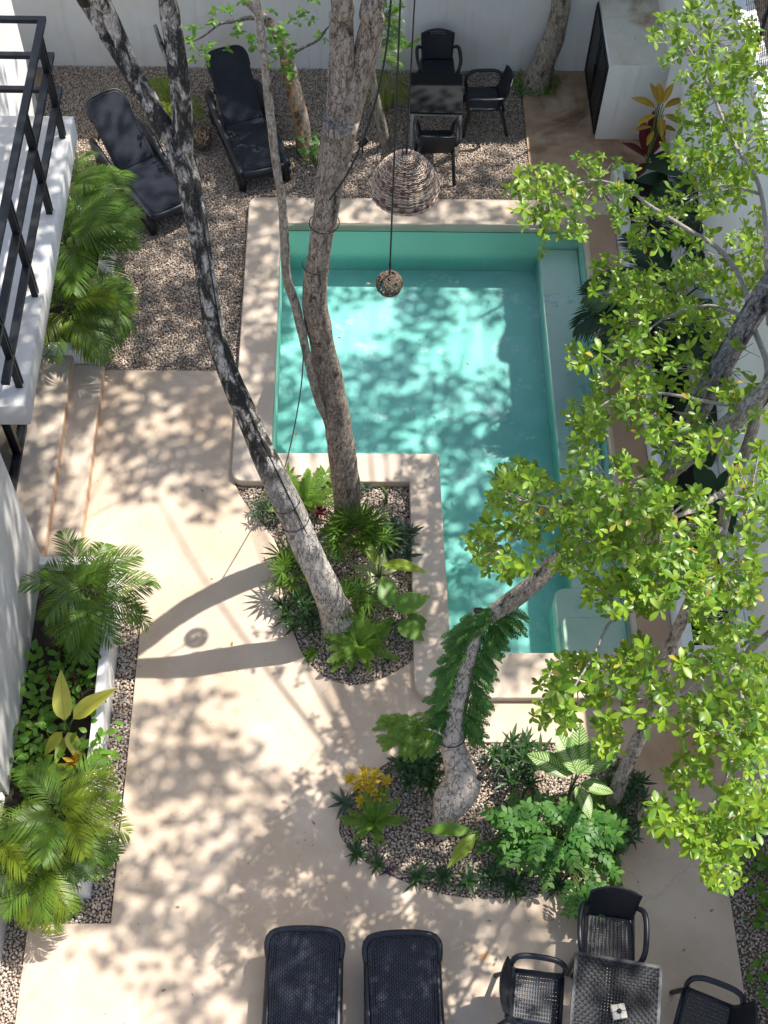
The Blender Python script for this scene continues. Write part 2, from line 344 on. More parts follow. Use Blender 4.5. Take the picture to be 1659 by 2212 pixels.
# ------------------------------------------------------------------ setting: ground, deck, coping, pool
POOL = [(-.93,12.21),(3.0,12.21),(3.0,6.04),(1.05,6.04),(1.0,8.58),(-.93,8.58)]
g = MB()
for x0,x1,y0,y1 in ((-120,120,-120,6.02),(-120,120,12.24,160),(-120,-.96,6.02,12.24),(3.03,120,6.02,12.24),(-.96,.98,6.02,8.56)):
    g.add([(x0,y0,-.055),(x1,y0,-.055),(x1,y1,-.055),(x0,y1,-.055)], [(0,1,2,3)])
tag(g.build('ground', MT['soil']), kind='structure')
bed1_left = [at(u,v) for u,v in ((893,1425),(860,1448),(830,1463),(795,1476),(760,1480),(722,1472),(690,1455),(664,1430),(648,1400),(636,1370),(624,1335),(612,1295),(606,1255),(612,1210),(592,1165),(566,1130),(540,1100),(520,1072),(508,1046))]
DECK = [(-3.015,.3),(3.64,.3),(3.64,4.35),(4.125,4.35),(4.125,5.84),(3.30,5.84),(3.30,5.62),(.72,5.62),(.72,5.95)]
DECK += [(p.x,p.y) for p in bed1_left] + [(-1.33,8.30),(-1.33,9.835),(-2.965,9.835),(-2.965,6.62),(-2.245,6.62),(-2.245,3.268),(-3.015,3.268)]
bed2 = [at(u,v) for u,v in ((734,1800),(738,1765),(756,1725),(786,1688),(830,1652),(880,1623),(930,1607),(1010,1603),(1100,1604),(1190,1604),(1260,1610),(1330,1632),(1376,1668),(1380,1720),(1372,1775),(1350,1830),(1310,1876),(1240,1912),(1160,1932),(1080,1940),(1000,1938),(930,1924),(860,1898),(800,1868),(758,1835))]
BED2 = [(p.x,p.y) for p in bed2]
def smooth_closed(pl, n=4):
    m = len(pl); out = []
    for i in range(m):
        a,b,c,d = [np.array(pl[(i+k-1) % m]) for k in range(4)]
        for k in range(n):
            t = k/n; out.append(tuple(.5*((2*b)+(-a+c)*t+(2*a-5*b+4*c-d)*t*t+(-a+3*b-3*c+d)*t**3)))
    return out
BED2 = smooth_closed(BED2)
deck = tag(link('deck', slab_mesh([DECK, BED2], -.075, 0, .006), None, MT['deck']), kind='structure')
COPE = rounded([(-1.365,12.665),(3.42,12.665),(3.42,5.52),(.655,5.52),(.655,8.185),(-1.375,8.185)], [.14,.02,.02,.22,.01,.17])
coping = tag(link('pool_coping', slab_mesh([COPE, POOL], -.07, .085, .014), None, MT['coping']), kind='structure')
cb = MB(); cb.box(3.012, 3.419, 6.2, 12.2, .08, .0885)
link('coping_band', slab_mesh([[(3.05,5.9),(3.405,5.9),(3.405,12.4),(3.05,12.4)]], .07, .0892, .002), coping, MT['coping_brown'])
# pool shell
def pool_mat(bench=False):
    m, nt, nd, ln, b = mat_new('pool_bench' if bench else 'pool_plaster'); tc = nd.new('ShaderNodeTexCoord'); v = tc.outputs['Object']
    n1 = noise_node(nd, ln, 1.3, 8, .62, v, .5); n2 = noise_node(nd, ln, 2.7, 9, .75, v, .2); n3 = noise_node(nd, ln, 30, 3, .6, v)
    sx = nd.new('ShaderNodeSeparateXYZ'); ln.new(v, sx.inputs[0])
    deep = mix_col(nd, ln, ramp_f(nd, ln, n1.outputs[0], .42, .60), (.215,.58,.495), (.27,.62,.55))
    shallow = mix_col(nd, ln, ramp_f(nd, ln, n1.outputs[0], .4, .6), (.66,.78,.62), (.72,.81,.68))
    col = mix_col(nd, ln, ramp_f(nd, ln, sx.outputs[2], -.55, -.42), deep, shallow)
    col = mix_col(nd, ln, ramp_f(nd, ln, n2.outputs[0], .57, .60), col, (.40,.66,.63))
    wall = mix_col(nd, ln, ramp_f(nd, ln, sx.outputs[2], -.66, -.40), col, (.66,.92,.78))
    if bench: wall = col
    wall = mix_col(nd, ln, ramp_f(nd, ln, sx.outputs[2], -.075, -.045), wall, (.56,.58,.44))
    wall = mix_col(nd, ln, .15, wall, n3.outputs['Color'], 'SOFT_LIGHT')
    ln.new(wall, b.inputs['Base Color']); b.inputs['Roughness'].default_value = .7; return m
MT['pool'] = pool_mat(); MT['bench'] = pool_mat(True)
pm = MB(); ZF = -.80
inner = [(x,y) for x,y in POOL]
n = len(inner)
pm.add([(x,y,-.0705) for x,y in inner]+[(x,y,ZF) for x,y in inner], [(i,(i+1)%n,n+(i+1)%n,n+i) for i in range(n)])
pm.add([(-.95,6.0,ZF),(3.02,6.0,ZF),(3.02,12.25,ZF),(-.95,12.25,ZF)], [(0,1,2,3)])
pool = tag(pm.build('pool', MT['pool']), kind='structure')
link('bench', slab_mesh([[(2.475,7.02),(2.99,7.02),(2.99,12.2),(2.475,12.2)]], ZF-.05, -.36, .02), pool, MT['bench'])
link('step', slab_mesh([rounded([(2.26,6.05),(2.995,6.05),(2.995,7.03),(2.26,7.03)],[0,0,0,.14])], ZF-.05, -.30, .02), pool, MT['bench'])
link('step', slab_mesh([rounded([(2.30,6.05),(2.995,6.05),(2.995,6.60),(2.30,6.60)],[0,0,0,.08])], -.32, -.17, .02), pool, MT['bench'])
def water_mat():
    m, nt, nd, ln, b = mat_new('water'); nd.remove(b); out = nd['Material Output']
    t = nd.new('ShaderNodeBsdfTransparent'); t.inputs[0].default_value = (.90,.985,.975,1)
    gl = nd.new('ShaderNodeBsdfGlossy'); gl.inputs['Roughness'].default_value = .02
    fr = nd.new('ShaderNodeFresnel'); fr.inputs[0].default_value = 1.33
    tc = nd.new('ShaderNodeTexCoord'); n1 = noise_node(nd, ln, 5, 3, .5, tc.outputs['Object']); n2 = noise_node(nd, ln, 16, 3, .5, tc.outputs['Object'])
    ad = nd.new('ShaderNodeMath'); ad.operation = 'MULTIPLY_ADD'; ln.new(n2.outputs[0], ad.inputs[0]); ad.inputs[1].default_value = .3; ln.new(n1.outputs[0], ad.inputs[2])
    bp = nd.new('ShaderNodeBump'); bp.inputs['Strength'].default_value = .25; bp.inputs['Distance'].default_value = .03; ln.new(ad.outputs[0], bp.inputs['Height'])
    ln.new(bp.outputs[0], gl.inputs['Normal']); ln.new(bp.outputs[0], fr.inputs['Normal'])
    mx = nd.new('ShaderNodeMixShader'); ln.new(fr.outputs[0], mx.inputs[0]); ln.new(t.outputs[0], mx.inputs[1]); ln.new(gl.outputs[0], mx.inputs[2]); ln.new(mx.outputs[0], out.inputs[0])
    return m
MT['water'] = water_mat()
wm = MB(); wm.add([(x,y,-.055) for x,y in ((-.95,12.23),(3.02,12.23),(3.02,6.0),(1.06,6.0),(1.015,8.565),(-.95,8.565))], [(5,4,3,2,1,0)])
water = tag(wm.build('water', MT['water']), kind='structure')
patio = tag(link('patio', slab_mesh([[(2.39,12.66),(4.125,12.66),(4.125,15.34),(2.39,15.34)]], -.08, -.004, .006), None, MT['patio']), kind='structure')
# steps up to the house
st = MB()
step1 = tag(link('garden_step', slab_mesh([[(-3.32,7.02),(-2.965,7.02),(-2.965,9.80),(-3.32,9.80)]], -.06, .15, .012), None, MT['coping']), 'low plaster step along the terrace, the lower of the two', 'step')
step2 = tag(link('garden_step', slab_mesh([[(-4.6,7.02),(-3.305,7.02),(-3.305,9.80),(-4.6,9.80)]], -.06, .30, .012), None, MT['coping']), 'wide upper plaster step below the balcony and glass door', 'step')
rs = MB(); rs.box(-2.964,-2.9605,7.03,9.79,.002,.135); rs.build('riser_face', MT['riser'], step1)
rs = MB(); rs.box(-3.304,-3.3005,7.03,9.79,.152,.285); rs.build('riser_face', MT['riser'], step2)

# ------------------------------------------------------------------ walls and buildings
def one(name, label, cat, mat, boxes):
    m = MB()
    for b_ in boxes: m.box(*b_)
    return tag(m.build(name, mat), label, cat)
one('garden_wall', 'tall plain white stucco wall across the back of the courtyard', 'wall', MT['white'], [(-9,4.35,15.34,15.6,-.1,4.3)])
one('garden_wall', 'white stucco side wall behind the leafy tree at right', 'wall', MT['white'], [(4.125,4.345,-3,15.34,-.1,3.5)])
# left house: pier wall beside the planter, recess with glass door, far part
house = thing('house', 'white stucco house wall with a glass door under the balcony', 'house', (-4.5,8,0))
def hpart(name, mat, *bx):
    m = MB()
    for b_ in bx: m.box(b_[0]+4.5,b_[1]+4.5,b_[2]-8,b_[3]-8,b_[4],b_[5])
    return m.build(name, mat, house)
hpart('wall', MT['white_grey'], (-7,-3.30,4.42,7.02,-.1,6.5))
hpart('wall', MT['white'], (-7,-4.30,10.9,14.2,-.1,6.5),(-7,-3.95,9.82,10.9,-.1,6.5))
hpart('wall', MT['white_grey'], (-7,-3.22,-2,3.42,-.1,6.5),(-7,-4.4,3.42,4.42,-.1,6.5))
fr = hpart('door_frame', MT['black_steel'], (-3.80,-3.70,7.06,7.12,.30,2.6),(-3.80,-3.70,8.35,8.42,.30,2.6),(-3.80,-3.70,9.70,9.77,.30,2.6),(-3.80,-3.70,7.12,9.70,.30,.37))
def glass_mat():
    m, nt, nd, ln, b = mat_new('glass'); nd.remove(b); out = nd['Material Output']
    t = nd.new('ShaderNodeBsdfTransparent'); t.inputs[0].default_value = (.75,.80,.80,1); gl = nd.new('ShaderNodeBsdfGlossy'); gl.inputs['Roughness'].default_value = .02
    fr_ = nd.new('ShaderNodeFresnel'); fr_.inputs[0].default_value = 1.5; mx = nd.new('ShaderNodeMixShader')
    ln.new(fr_.outputs[0], mx.inputs[0]); ln.new(t.outputs[0], mx.inputs[1]); ln.new(gl.outputs[0], mx.inputs[2]); ln.new(mx.outputs[0], out.inputs[0]); return m
MT['glass'] = glass_mat()
hpart('glass_pane', MT['glass'], (-3.757,-3.747,7.12,8.35,.37,2.6)); hpart('glass_pane', MT['glass'], (-3.757,-3.747,8.42,9.70,.37,2.6))
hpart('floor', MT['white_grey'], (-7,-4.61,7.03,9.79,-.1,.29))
# balcony
bal = thing('balcony', 'white concrete balcony slab with black steel railing at upper left', 'balcony', (-3.6,8.96,3.0))
def bpart(name, mat, *bx):
    m = MB()
    for b_ in bx: m.box(b_[0]+3.6,b_[1]+3.6,b_[2]-8.96,b_[3]-8.96,b_[4]-3,b_[5]-3)
    return m.build(name, mat, bal)
sm_ = slab_mesh([[(-.80,-1.9),(.66,-1.9),(.66,1.89),(-.80,1.89)]], -.30, 0, .02); link('slab', sm_, bal, MT['slab_white'])
XR = -3.01
for yy in (10.51,9.43,8.35,7.27):
    bpart('post', MT['black_steel'], (XR-.03,XR+.03,yy-.012,yy+.012,2.9,4.22)); bpart('post', MT['black_steel'], (XR+.012,XR+.03,yy+.04,yy+.064,2.98,4.20))
for z0 in (4.22,3.80,3.38):
    bpart('rail', MT['black_steel'], (XR-.035,XR+.035,7.0,10.80,z0,z0+.045)); bpart('rail', MT['black_steel'], (-4.4,XR-.035,10.74,10.80,z0,z0+.045))
bpart('post', MT['black_steel'], (-4.30,-4.24,10.74,10.80,2.98,4.22))
# pump housing with dark door
ph = thing('pump_housing', 'low white masonry housing with rust-stained flat top beside the back wall', 'housing', (3.34,13.93,0))
b_ = slab_mesh([[(0,0),(.783,0),(.783,1.408),(0,1.408)]], -.06, 1.235, .012); link('wall', b_, ph, MT['white'])
m_ = MB(); m_.add([(.006,.006,1.2385),(.78,.006,1.2385),(.78,1.40,1.2385),(.006,1.40,1.2385)],[(0,1,2,3)]); m_.build('stained_top', MT['box_top'], ph)
for y0,y1 in ((.04,.70),(.72,1.38)):
    m_ = MB(); m_.box(-.022,-.003,y0,y1,.03,1.17); d_ = m_.build('door', MT['dark_metal'], ph)
    m_ = MB()
    m_.box(-.034,-.023,y0+.02,y0+.06,.05,1.15); m_.box(-.034,-.023,y1-.06,y1-.02,.05,1.15); m_.box(-.034,-.023,y0+.06,y1-.06,.05,.09); m_.box(-.034,-.023,y0+.06,y1-.06,1.11,1.15)
    m_.build('door_frame', MT['black_steel'], d_)
m_ = MB(); m_.box(-.06,-.035,.66,.685,.55,.70); m_.build('handle', MT['black_steel'], ph)
# planters
def planter(label, x0, x1, y0, y1, h, t, mat, name='planter'):
    p = thing(name, label, 'planter', ((x0+x1)/2,(y0+y1)/2,0)); cx_, cy_ = (x0+x1)/2,(y0+y1)/2
    o = [(x0-cx_,y0-cy_),(x1-cx_,y0-cy_),(x1-cx_,y1-cy_),(x0-cx_,y1-cy_)]
    i = [(x0+t-cx_,y0+t-cy_),(x1-t-cx_,y0+t-cy_),(x1-t-cx_,y1-t-cy_),(x0+t-cx_,y1-t-cy_)]
    link('wall', slab_mesh([o,i], -.06, h, .014), p, mat)
    m = MB(); m.add([(a,b,h-.14) for a,b in i], [(0,1,2,3)]); m.build('soil', MT['dark_soil'], p); return p
planter('long white planter below the house wall, beside the gravel strip', -3.43,-2.46,3.505,7.0,.42,.10, MT['white'])
planter('white planter full of palms behind the terrace steps', -3.93,-3.02,9.815,12.2,.40,.12, MT['white'])
planter('long white planter along the right wall beside the pool', 3.425,4.12,5.86,13.0,.40,.12, MT['white'])

# ------------------------------------------------------------------ gravel
phi = (1+5**.5)/2
ICO = np.array([(-1,phi,0),(1,phi,0),(-1,-phi,0),(1,-phi,0),(0,-1,phi),(0,1,phi),(0,-1,-phi),(0,1,-phi),(phi,0,-1),(phi,0,1),(-phi,0,-1),(-phi,0,1)])/1.9
ICF = np.array([(0,11,5),(0,5,1),(0,1,7),(0,7,10),(0,10,11),(1,5,9),(5,11,4),(11,10,2),(10,7,6),(7,1,8),(3,9,4),(3,4,2),(3,2,6),(3,6,8),(3,8,9),(4,9,5),(2,4,11),(6,2,10),(8,6,7),(9,8,1)])
CUB = np.array([(x,y,z) for x in (-.62,.62) for y in (-.62,.62) for z in (-.62,.62)])
CUF = np.array([(0,1,3),(0,3,2),(4,6,7),(4,7,5),(0,4,5),(0,5,1),(2,3,7),(2,7,6),(0,2,6),(0,6,4),(1,5,7),(1,7,3)])
def gravel(name, label, polys, holes=(), spacing=.022, size=(.007,.0175), z=-.032, near=True):
    pts = []
    for pl in polys:
        xs = [p[0] for p in pl]; ys = [p[1] for p in pl]
        gx, gy = np.meshgrid(np.arange(min(xs),max(xs),spacing), np.arange(min(ys),max(ys),spacing))
        gx = gx.ravel()+rng.uniform(-.5,.5,gx.size)*spacing; gy = gy.ravel()+rng.uniform(-.5,.5,gy.size)*spacing
        k = in_poly(gx, gy, pl)
        for hl in holes: k &= ~in_poly(gx, gy, hl)
        pts.append(np.stack([gx[k],gy[k]],1))
    P = np.concatenate(pts); N = len(P)
    sz = rng.uniform(size[0],size[1],(N,1))*rng.uniform(.75,1.25,(N,3)); sz[:,2] *= .75
    SH, SF = (ICO, ICF) if near else (CUB, CUF); ns = len(SH)
    V = SH[None]*(1+rng.uniform(-.22,.22,(N,ns,1)))*sz[:,None,:]
    th = rng.uniform(0,6.28,N); c, s = np.cos(th), np.sin(th); tl = rng.uniform(-.6,.6,N); c2, s2 = np.cos(tl), np.sin(tl)
    y1 = V[:,:,1]*c2[:,None]-V[:,:,2]*s2[:,None]; z1 = V[:,:,1]*s2[:,None]+V[:,:,2]*c2[:,None]
    x2 = V[:,:,0]*c[:,None]-y1*s[:,None]; y2 = V[:,:,0]*s[:,None]+y1*c[:,None]
    V = np.stack([x2+P[:,0:1], y2+P[:,1:2], z1+z+rng.uniform(0,.014,(N,1))],2).reshape(-1,3)
    Fc = (SF[None]+ns*np.arange(N)[:,None,None]).reshape(-1)
    me = bpy.data.meshes.new(name); me.vertices.add(len(V)); me.vertices.foreach_set('co', V.ravel().astype(np.float32))
    nf = len(Fc)//3; me.loops.add(len(Fc)); me.loops.foreach_set('vertex_index', Fc.astype(np.int32))
    me.polygons.add(nf); me.polygons.foreach_set('loop_start', np.arange(0,len(Fc),3,dtype=np.int32)); me.polygons.foreach_set('loop_total', np.full(nf,3,np.int32))
    me.update(); me.validate()
    return tag(link(name, me, None, MT['gravel']), label, 'gravel', kind='stuff')
gravel('gravel', 'crushed beige gravel covering the back of the courtyard', [[(-4.3,9.84),(2.385,9.84),(2.385,15.34),(-4.3,15.34)]], [COPE,[(-3.93,9.8),(-3.02,9.8),(-3.02,12.2),(-3.93,12.2)]], spacing=.0215, near=False)
BED1 = [(p.x,p.y) for p in bed1_left]+[(-1.3,8.185),(.655,8.185),(.655,5.7)]
gravel('gravel', 'pale gravel in the planting bed beside the pool ledge', [BED1], [COPE], .023, (.008,.018))
gravel('gravel', 'pale gravel in the oval planting bed on the terrace', [BED2], (), .023, (.008,.018))
gravel('gravel', 'gravel strip along the white planter at lower left', [[(-2.46,3.27),(-2.25,3.27),(-2.25,6.62),(-2.46,6.62)],[(-3.2,3.27),(-2.46,3.27),(-2.46,3.5),(-3.2,3.5)],[(-3.22,.5),(-3.02,.5),(-3.02,3.27),(-3.22,3.27)]], (), .024, (.008,.019))
gravel('gravel', 'gravel strip beside the wall at lower right', [[(3.645,.5),(4.12,.5),(4.12,4.35),(3.645,4.35)]], (), .026)

# ------------------------------------------------------------------ furniture
def sheet(S, nx, ny, hole=None, hx=.55, hy=.5):
    """Surface S(u,v), u,v in 0..1, as nx x ny cells; cells for which hole(i,j) holds get a slot cut through."""
    v = []; f = []; idx = {}
    def pt(a, b):
        k = (round(a,6), round(b,6))
        if k not in idx: idx[k] = len(v); v.append(S(a, b))
        return idx[k]
    for i in range(nx):
        for j in range(ny):
            u0, u1, w0, w1 = i/nx, (i+1)/nx, j/ny, (j+1)/ny
            q = [pt(u0,w0), pt(u1,w0), pt(u1,w1), pt(u0,w1)]
            if hole and hole(i, j):
                du, dw = (1-hx)/2/nx, (1-hy)/2/ny
                k = [pt(u0+du,w0+dw), pt(u1-du,w0+dw), pt(u1-du,w1-dw), pt(u0+du,w1-dw)]
                for a in range(4): f.append((q[a], q[(a+1) % 4], k[(a+1) % 4], k[a]))
            else: f.append(tuple(q))
    return v, f
def thick(o, t, off=-1):
    md = o.modifiers.new('thickness', 'SOLIDIFY'); md.thickness = t; md.offset = off; return o
def make_chair():
    t = thing('armchair', 'x', 'chair'); bp = MT['black_plastic']
    def seat(u, v):
        x = (u-.5)*(.43+.03*(1-v)); y = -.235+.44*v
        z = .445 - .012*math.sin(math.pi*u)*math.sin(math.pi*v) - (.03*(1-v/.12)**2 if v < .12 else 0)
        return (x, y, z)
    v, f = sheet(seat, 13, 19, lambda i, j: 1 < j < 18 and 0 < i < 12, .22, .42)
    thick(link('seat', mesh_from(v, f, 'seat', True), t, bp), .012)
    def back(u, v):
        w = .43+.035*v; s = (u-.5)*2; x = s*w/2
        top = .40 - .035*s*s
        y = .205+.15*v+.012*math.sin(v*3.1) - .055*s*s*(.3+.7*v); z = .44+top*v
        return (x, y, z)
    v, f = sheet(back, 15, 16, lambda i, j: 13 <= j < 15 and 4 <= i <= 10, .5, .5)
    thick(link('backrest', mesh_from(v, f, 'backrest', True), t, bp), .014, 0)
    for s in (-1, 1):
        p = spline([(s*.215,.255,.60),(s*.265,.225,.645),(s*.292,.15,.66),(s*.298,0,.66),(s*.288,-.14,.655),(s*.262,-.215,.62),(s*.235,-.235,.53),(s*.222,-.225,.44)], .03)
        m = MB(); m.tube(p, .026, 8, flat=.8); m.build('armrest', bp, t, True)
        m = MB(); m.tube(spline([(s*.215,-.2,.45),(s*.232,-.235,.25),(s*.255,-.27,0)],.06), [.024]*20, 8); 
        m.v = m.v; m.build('leg', bp, t, True)
        m = MB(); m.tube(spline([(s*.205,.205,.46),(s*.222,.265,.25),(s*.245,.335,0)],.06), [.024]*20, 8); m.build('leg', bp, t, True)
    m = MB()
    for s in (-1,1): m.tube([(s*.22,-.22,.425),(s*.218,0,.425),(s*.212,.21,.435)], .02, 6)
    m.tube([(-.21,-.232,.415),(.21,-.232,.415)], .018, 6)
    m.build('seat_frame', bp, t, True)
    return t
_tube0 = MB.tube
def _tube(s, pts, rad, *a, **k):
    if hasattr(rad, '__len__') and len(rad) != len(pts): rad = [rad[min(i, len(rad)-1)] for i in range(len(pts))]
    return _tube0(s, pts, rad, *a, **k)
MB.tube = _tube
chair0 = make_chair()
zN = lambda x, y: ((1780+.663*x)*.57604, (3300+.663*y)*.57604)
T1 = at(*zN(798,700), .73); T1.z = 0; T1A = R_(-10)
chairs = [
 (at(*zN(760,330),.44), R_(-7), 'black armchair under the shrub, its lit seat tucked toward the woven table', 'armchairs around the near table'),
 (at(*zN(345,665),.44), R_(82), 'black armchair left of the woven table, facing it', 'armchairs around the near table'),
 (at(*zN(1300,800),.44), R_(-112), 'black armchair right of the woven table, beside the gravel strip', 'armchairs around the near table'),
 (at(946,150,.44), R_(2), 'black armchair against the white back wall behind the far table', 'armchairs around the far table'),
 (at(1045,212,.44), R_(-88), 'black armchair to the right of the far table on the gravel', 'armchairs around the far table'),
 (at(943,307,.44), R_(181), 'black armchair with its back to the pool, beyond the hanging basket', 'armchairs around the far table')]
for i, (p, a, lb, gr) in enumerate(chairs):
    c = chair0 if i == 0 else copy_tree(chair0)
    p.z = 0; c.location = p; c.rotation_euler = (0,0,a); c['label'] = lb; c['group'] = gr
# far table: solid dark top on a pale metal frame
def rr(w, d, r): return rounded([(-w/2,-d/2),(w/2,-d/2),(w/2,d/2),(-w/2,d/2)], r, 4)
c0, c1 = at(886,243,.74), at(891,157,.74); wt = (at(1001,245,.74)-c0).length; dt = (c1-c0).length
tp = (at(886,243,.74)+at(998,158,.74))/2
tf = thing('garden_table', 'square table with solid dark top and pale metal legs near the back wall', 'table', (tp.x,tp.y,0), R_(-1))
link('table_top', slab_mesh([rr(wt,dt,.015)], .71, .74, .004), tf, plain('dark_top', (.006,.007,.008), .6, 0, .2))
m = MB()
hw, hd = wt/2-.012, dt/2-.012
m.box(-hw,hw,-hd,-hd+.035,.672,.709); m.box(-hw,hw,hd-.035,hd,.672,.709); m.box(-hw,-hw+.035,-hd+.035,hd-.035,.672,.709); m.box(hw-.035,hw,-hd+.035,hd-.035,.672,.709)
m.build('apron', MT['aluminium'], tf)
for sx in (-1,1):
    for sy in (-1,1):
        m = MB(); m.box(sx*(hw-.022)-.02,sx*(hw-.022)+.02,sy*(hd-.022)-.02,sy*(hd-.022)+.02,-.02,.6715); m.build('leg', MT['aluminium'], tf)
# near table: open woven top
tn = thing('garden_table', 'square black woven-top table among the near armchairs', 'table', (T1.x,T1.y,0), T1A)
m = MB(); w = .37; k = 27
for i in range(k):
    x = -w+.02+(2*w-.04)*i/(k-1)
    n_ = 104; vs = []; fs = []
    for j in range(n_+1):
        y = -w+2*w*j/n_; z = .734+.0035*math.sin(j*math.pi/n_*(k-1)+i*math.pi)
        vs += [(x-.0105,y,z),(x+.0105,y,z)]
        if j: fs.append((2*j-2,2*j-1,2*j+1,2*j))
    m.add(vs, fs)
    vs = [(b_,a_,.7375-.0035*math.sin(q*math.pi/n_*(k-1)+i*math.pi)) for q in range(n_+1) for a_, b_ in ((x-.0095,-w+2*w*q/n_),(x+.0095,-w+2*w*q/n_))]
    m.add(vs, [(2*j-2,2*j-1,2*j+1,2*j) for j in range(1,n_+1)])
thick(m.build('woven_top', plain('woven_plastic', (.010,.011,.014), .55, 0, .3), tn), .004, 0)
m = MB()
for a in (-1,1):
    m.box(-w-.012,w+.012,a*w-.014,a*w+.014,.712,.742); m.box(a*w-.014,a*w+.014,-w+.015,w-.015,.7122,.7418)
m.build('rim', MT['black_plastic'], tn)
for sx in (-1,1):
    for sy in (-1,1):
        m = MB(); m.box(sx*(w-.01)-.022,sx*(w-.01)+.022,sy*(w-.01)-.022,sy*(w-.01)+.022,0,.7115); m.build('leg', MT['black_plastic'], tn)
# square ashtray on the near table
ap = at(*zN(815,745), .77)
ash = thing('ashtray', 'small square pale wooden box with black round opening on woven table', 'ashtray', (ap.x,ap.y,.7425), R_(8))
pw = plaster('pale_wood', (.62,.56,.46), (.70,.65,.56), .7, stain=(.36,.24,.15), stain_scale=18, stain_lo=.5, stain_hi=.7)
for sx in (-1,1):
    for sy in (-1,1):
        link('block', slab_mesh([rr(.058,.058,.006)], 0, .05, .003), ash, pw, loc=(sx*.031,sy*.031,0))
m = MB(); m.tube([(0,0,.02),(0,0,.062)], [.019,.021], 14); m.build('opening', MT['rubber'], ash, True)
# loungers
def make_lounger(arms, ang):
    t = thing('sun_lounger', 'x', 'sun lounger'); bp = MT['black_plastic']; wv = MT['weave']
    Wd = .325
    for s in (-1, 1):
        if arms:
            pth = [(s*(Wd-.01),.06,.27),(s*Wd,.35,.30),(s*(Wd+.005),.7,.31),(s*(Wd+.02),.95,.36),(s*(Wd+.035),1.15,.44),(s*(Wd+.035),1.35,.475),(s*(Wd+.02),1.50,.46),(s*(Wd-.01),1.575,.40),(s*(Wd-.03),1.58,.30)]
        else:
            pth = [(s*(Wd-.02),.06,.28),(s*Wd,.5,.31),(s*(Wd-.005),1.0,.31),(s*(Wd-.012),1.5,.315),(s*(Wd-.012),1.78,.32)]
        m = MB(); m.tube(spline(pth,.05), .050 if arms else .040, 10, flat=1.15); m.build('armrest' if arms else 'side_rail', bp, t, True)
        # side skirt
        q = spline([(p[1], p[2]) for p in pth if p[1] < 1.56], .05); vs = []; fs = []
        for i, (y, z) in enumerate(q):
            lo = max(.02, .19+.02*math.sin(y*2)-(.17*max(0,1-abs(y-.16)/.17)))
            if arms: lo = .012+.10*min(1,max(0,(y-.22)/.12)) if y < 1.25 else .112-.1*min(1,(y-1.25)/.15)
            vs += [(s*(Wd-.012+(.03*max(0,min(1,(y-.8)/.3)) if arms else 0)), y, z if arms else min(z,.33)), (s*(Wd-.002), y, lo)]
            if i: fs.append((2*i-2,2*i-1,2*i+1,2*i))
        thick(link('side_panel', mesh_from(vs, fs, 'side_panel', True), t, bp), .05 if arms else .025, 0)
        for y0 in (.10, 1.52):
            m = MB(); m.tube([(s*(Wd-.035),y0,.3),(s*(Wd-.03),y0-.01,.12),(s*(Wd-.02),y0-.02 if y0<1 else y0+.03,0)], [.055,.045,.05], 10, flat=.8); m.build('leg', bp, t, True)
    m = MB()
    m.tube(spline([(-Wd+.02,.075,.27),(-Wd*.5,.035,.285),(0,.025,.288),(Wd*.5,.035,.285),(Wd-.02,.075,.27)],.05), .034, 8, flat=1.6); m.build('foot_rail', bp, t, True)
    link('seat_panel', slab_mesh([rounded([(-.305,.06),(.305,.06),(.305,.985),(-.305,.985)],[.05,.05,.005,.005])], .30, .335, .01), t, wv)
    m = MB(); z = .337
    for s in (-1,1): m.tube(spline([(s*.262,.98,z),(s*.262,.16,z),(s*.24,.105,z),(s*.2,.098,z),(0,.095,z)],.06), .006, 5)
    m.build('piping', bp, t, True)
    hb = bpy.data.objects.new('back_panel', slab_mesh([rounded([(-.285,.0),(.285,.0),(.318,.90),(.22,.985),(-.22,.985),(-.318,.90)] if not arms else [(-.275,0),(.275,0),(.275,.85),(.21,.965),(-.21,.965),(-.275,.85)],[.0,.0,.10,.12,.12,.10])], -.012, .022, .01))
    hb.data.materials.append(wv); COL.objects.link(hb); hb.parent = t; hb.location = (0,.992,.322 if arms else .326); hb.rotation_euler = (ang,0,0)
    m = MB()
    a0 = .262 if not arms else .245
    for s in (-1,1): m.tube(spline([(s*(a0-.01),.01,.024),(s*a0,.45,.024),(s*a0,.80,.024),(s*(a0-.03),.90,.024),(s*.16,.935,.024),(0,.945,.024)],.06), .006, 5)
    m.build('piping', bp, hb, True)
    if not arms:
        m = MB()
        m.tube(spline([(-.325,.74,-.018),(-.338,.86,-.006),(-.30,.945,.004),(-.18,.98,.010),(0,.99,.012),(.18,.98,.010),(.30,.945,.004),(.338,.86,-.006),(.325,.74,-.018)],.04), .03, 8, flat=1.1); m.build('head_rim', bp, hb, True)
    else:
        m = MB(); m.tube(spline([(-.275,.70,.0),(-.272,.86,0),(-.20,.965,.0),(0,.985,.0),(.20,.965,.0),(.272,.86,0),(.275,.70,.0)],.04), .016, 8, flat=1.2); m.build('head_rim', bp, hb, True)
        for s in (-1,1): m = MB(); m.tube([(s*.24,.55,-.02),(s*.24,.50,-.28)], .014, 6); m.build('prop', bp, hb)
    return t
la = make_lounger(True, R_(38)); lb_ = copy_tree(la)
def put_lounger(o, foot, head_dir, label, group):
    d = Vector((head_dir.x, head_dir.y)); o.location = (foot.x, foot.y, 0); o.rotation_euler = (0,0,math.atan2(d.y, d.x)-math.pi/2); o['label'] = label; o['group'] = group
f1 = at(383,492); h1 = at(232,222,.9); put_lounger(la, f1, h1-f1, 'black raised-back lounger on the gravel partly hidden by the white-barked trunk', 'loungers on the gravel')
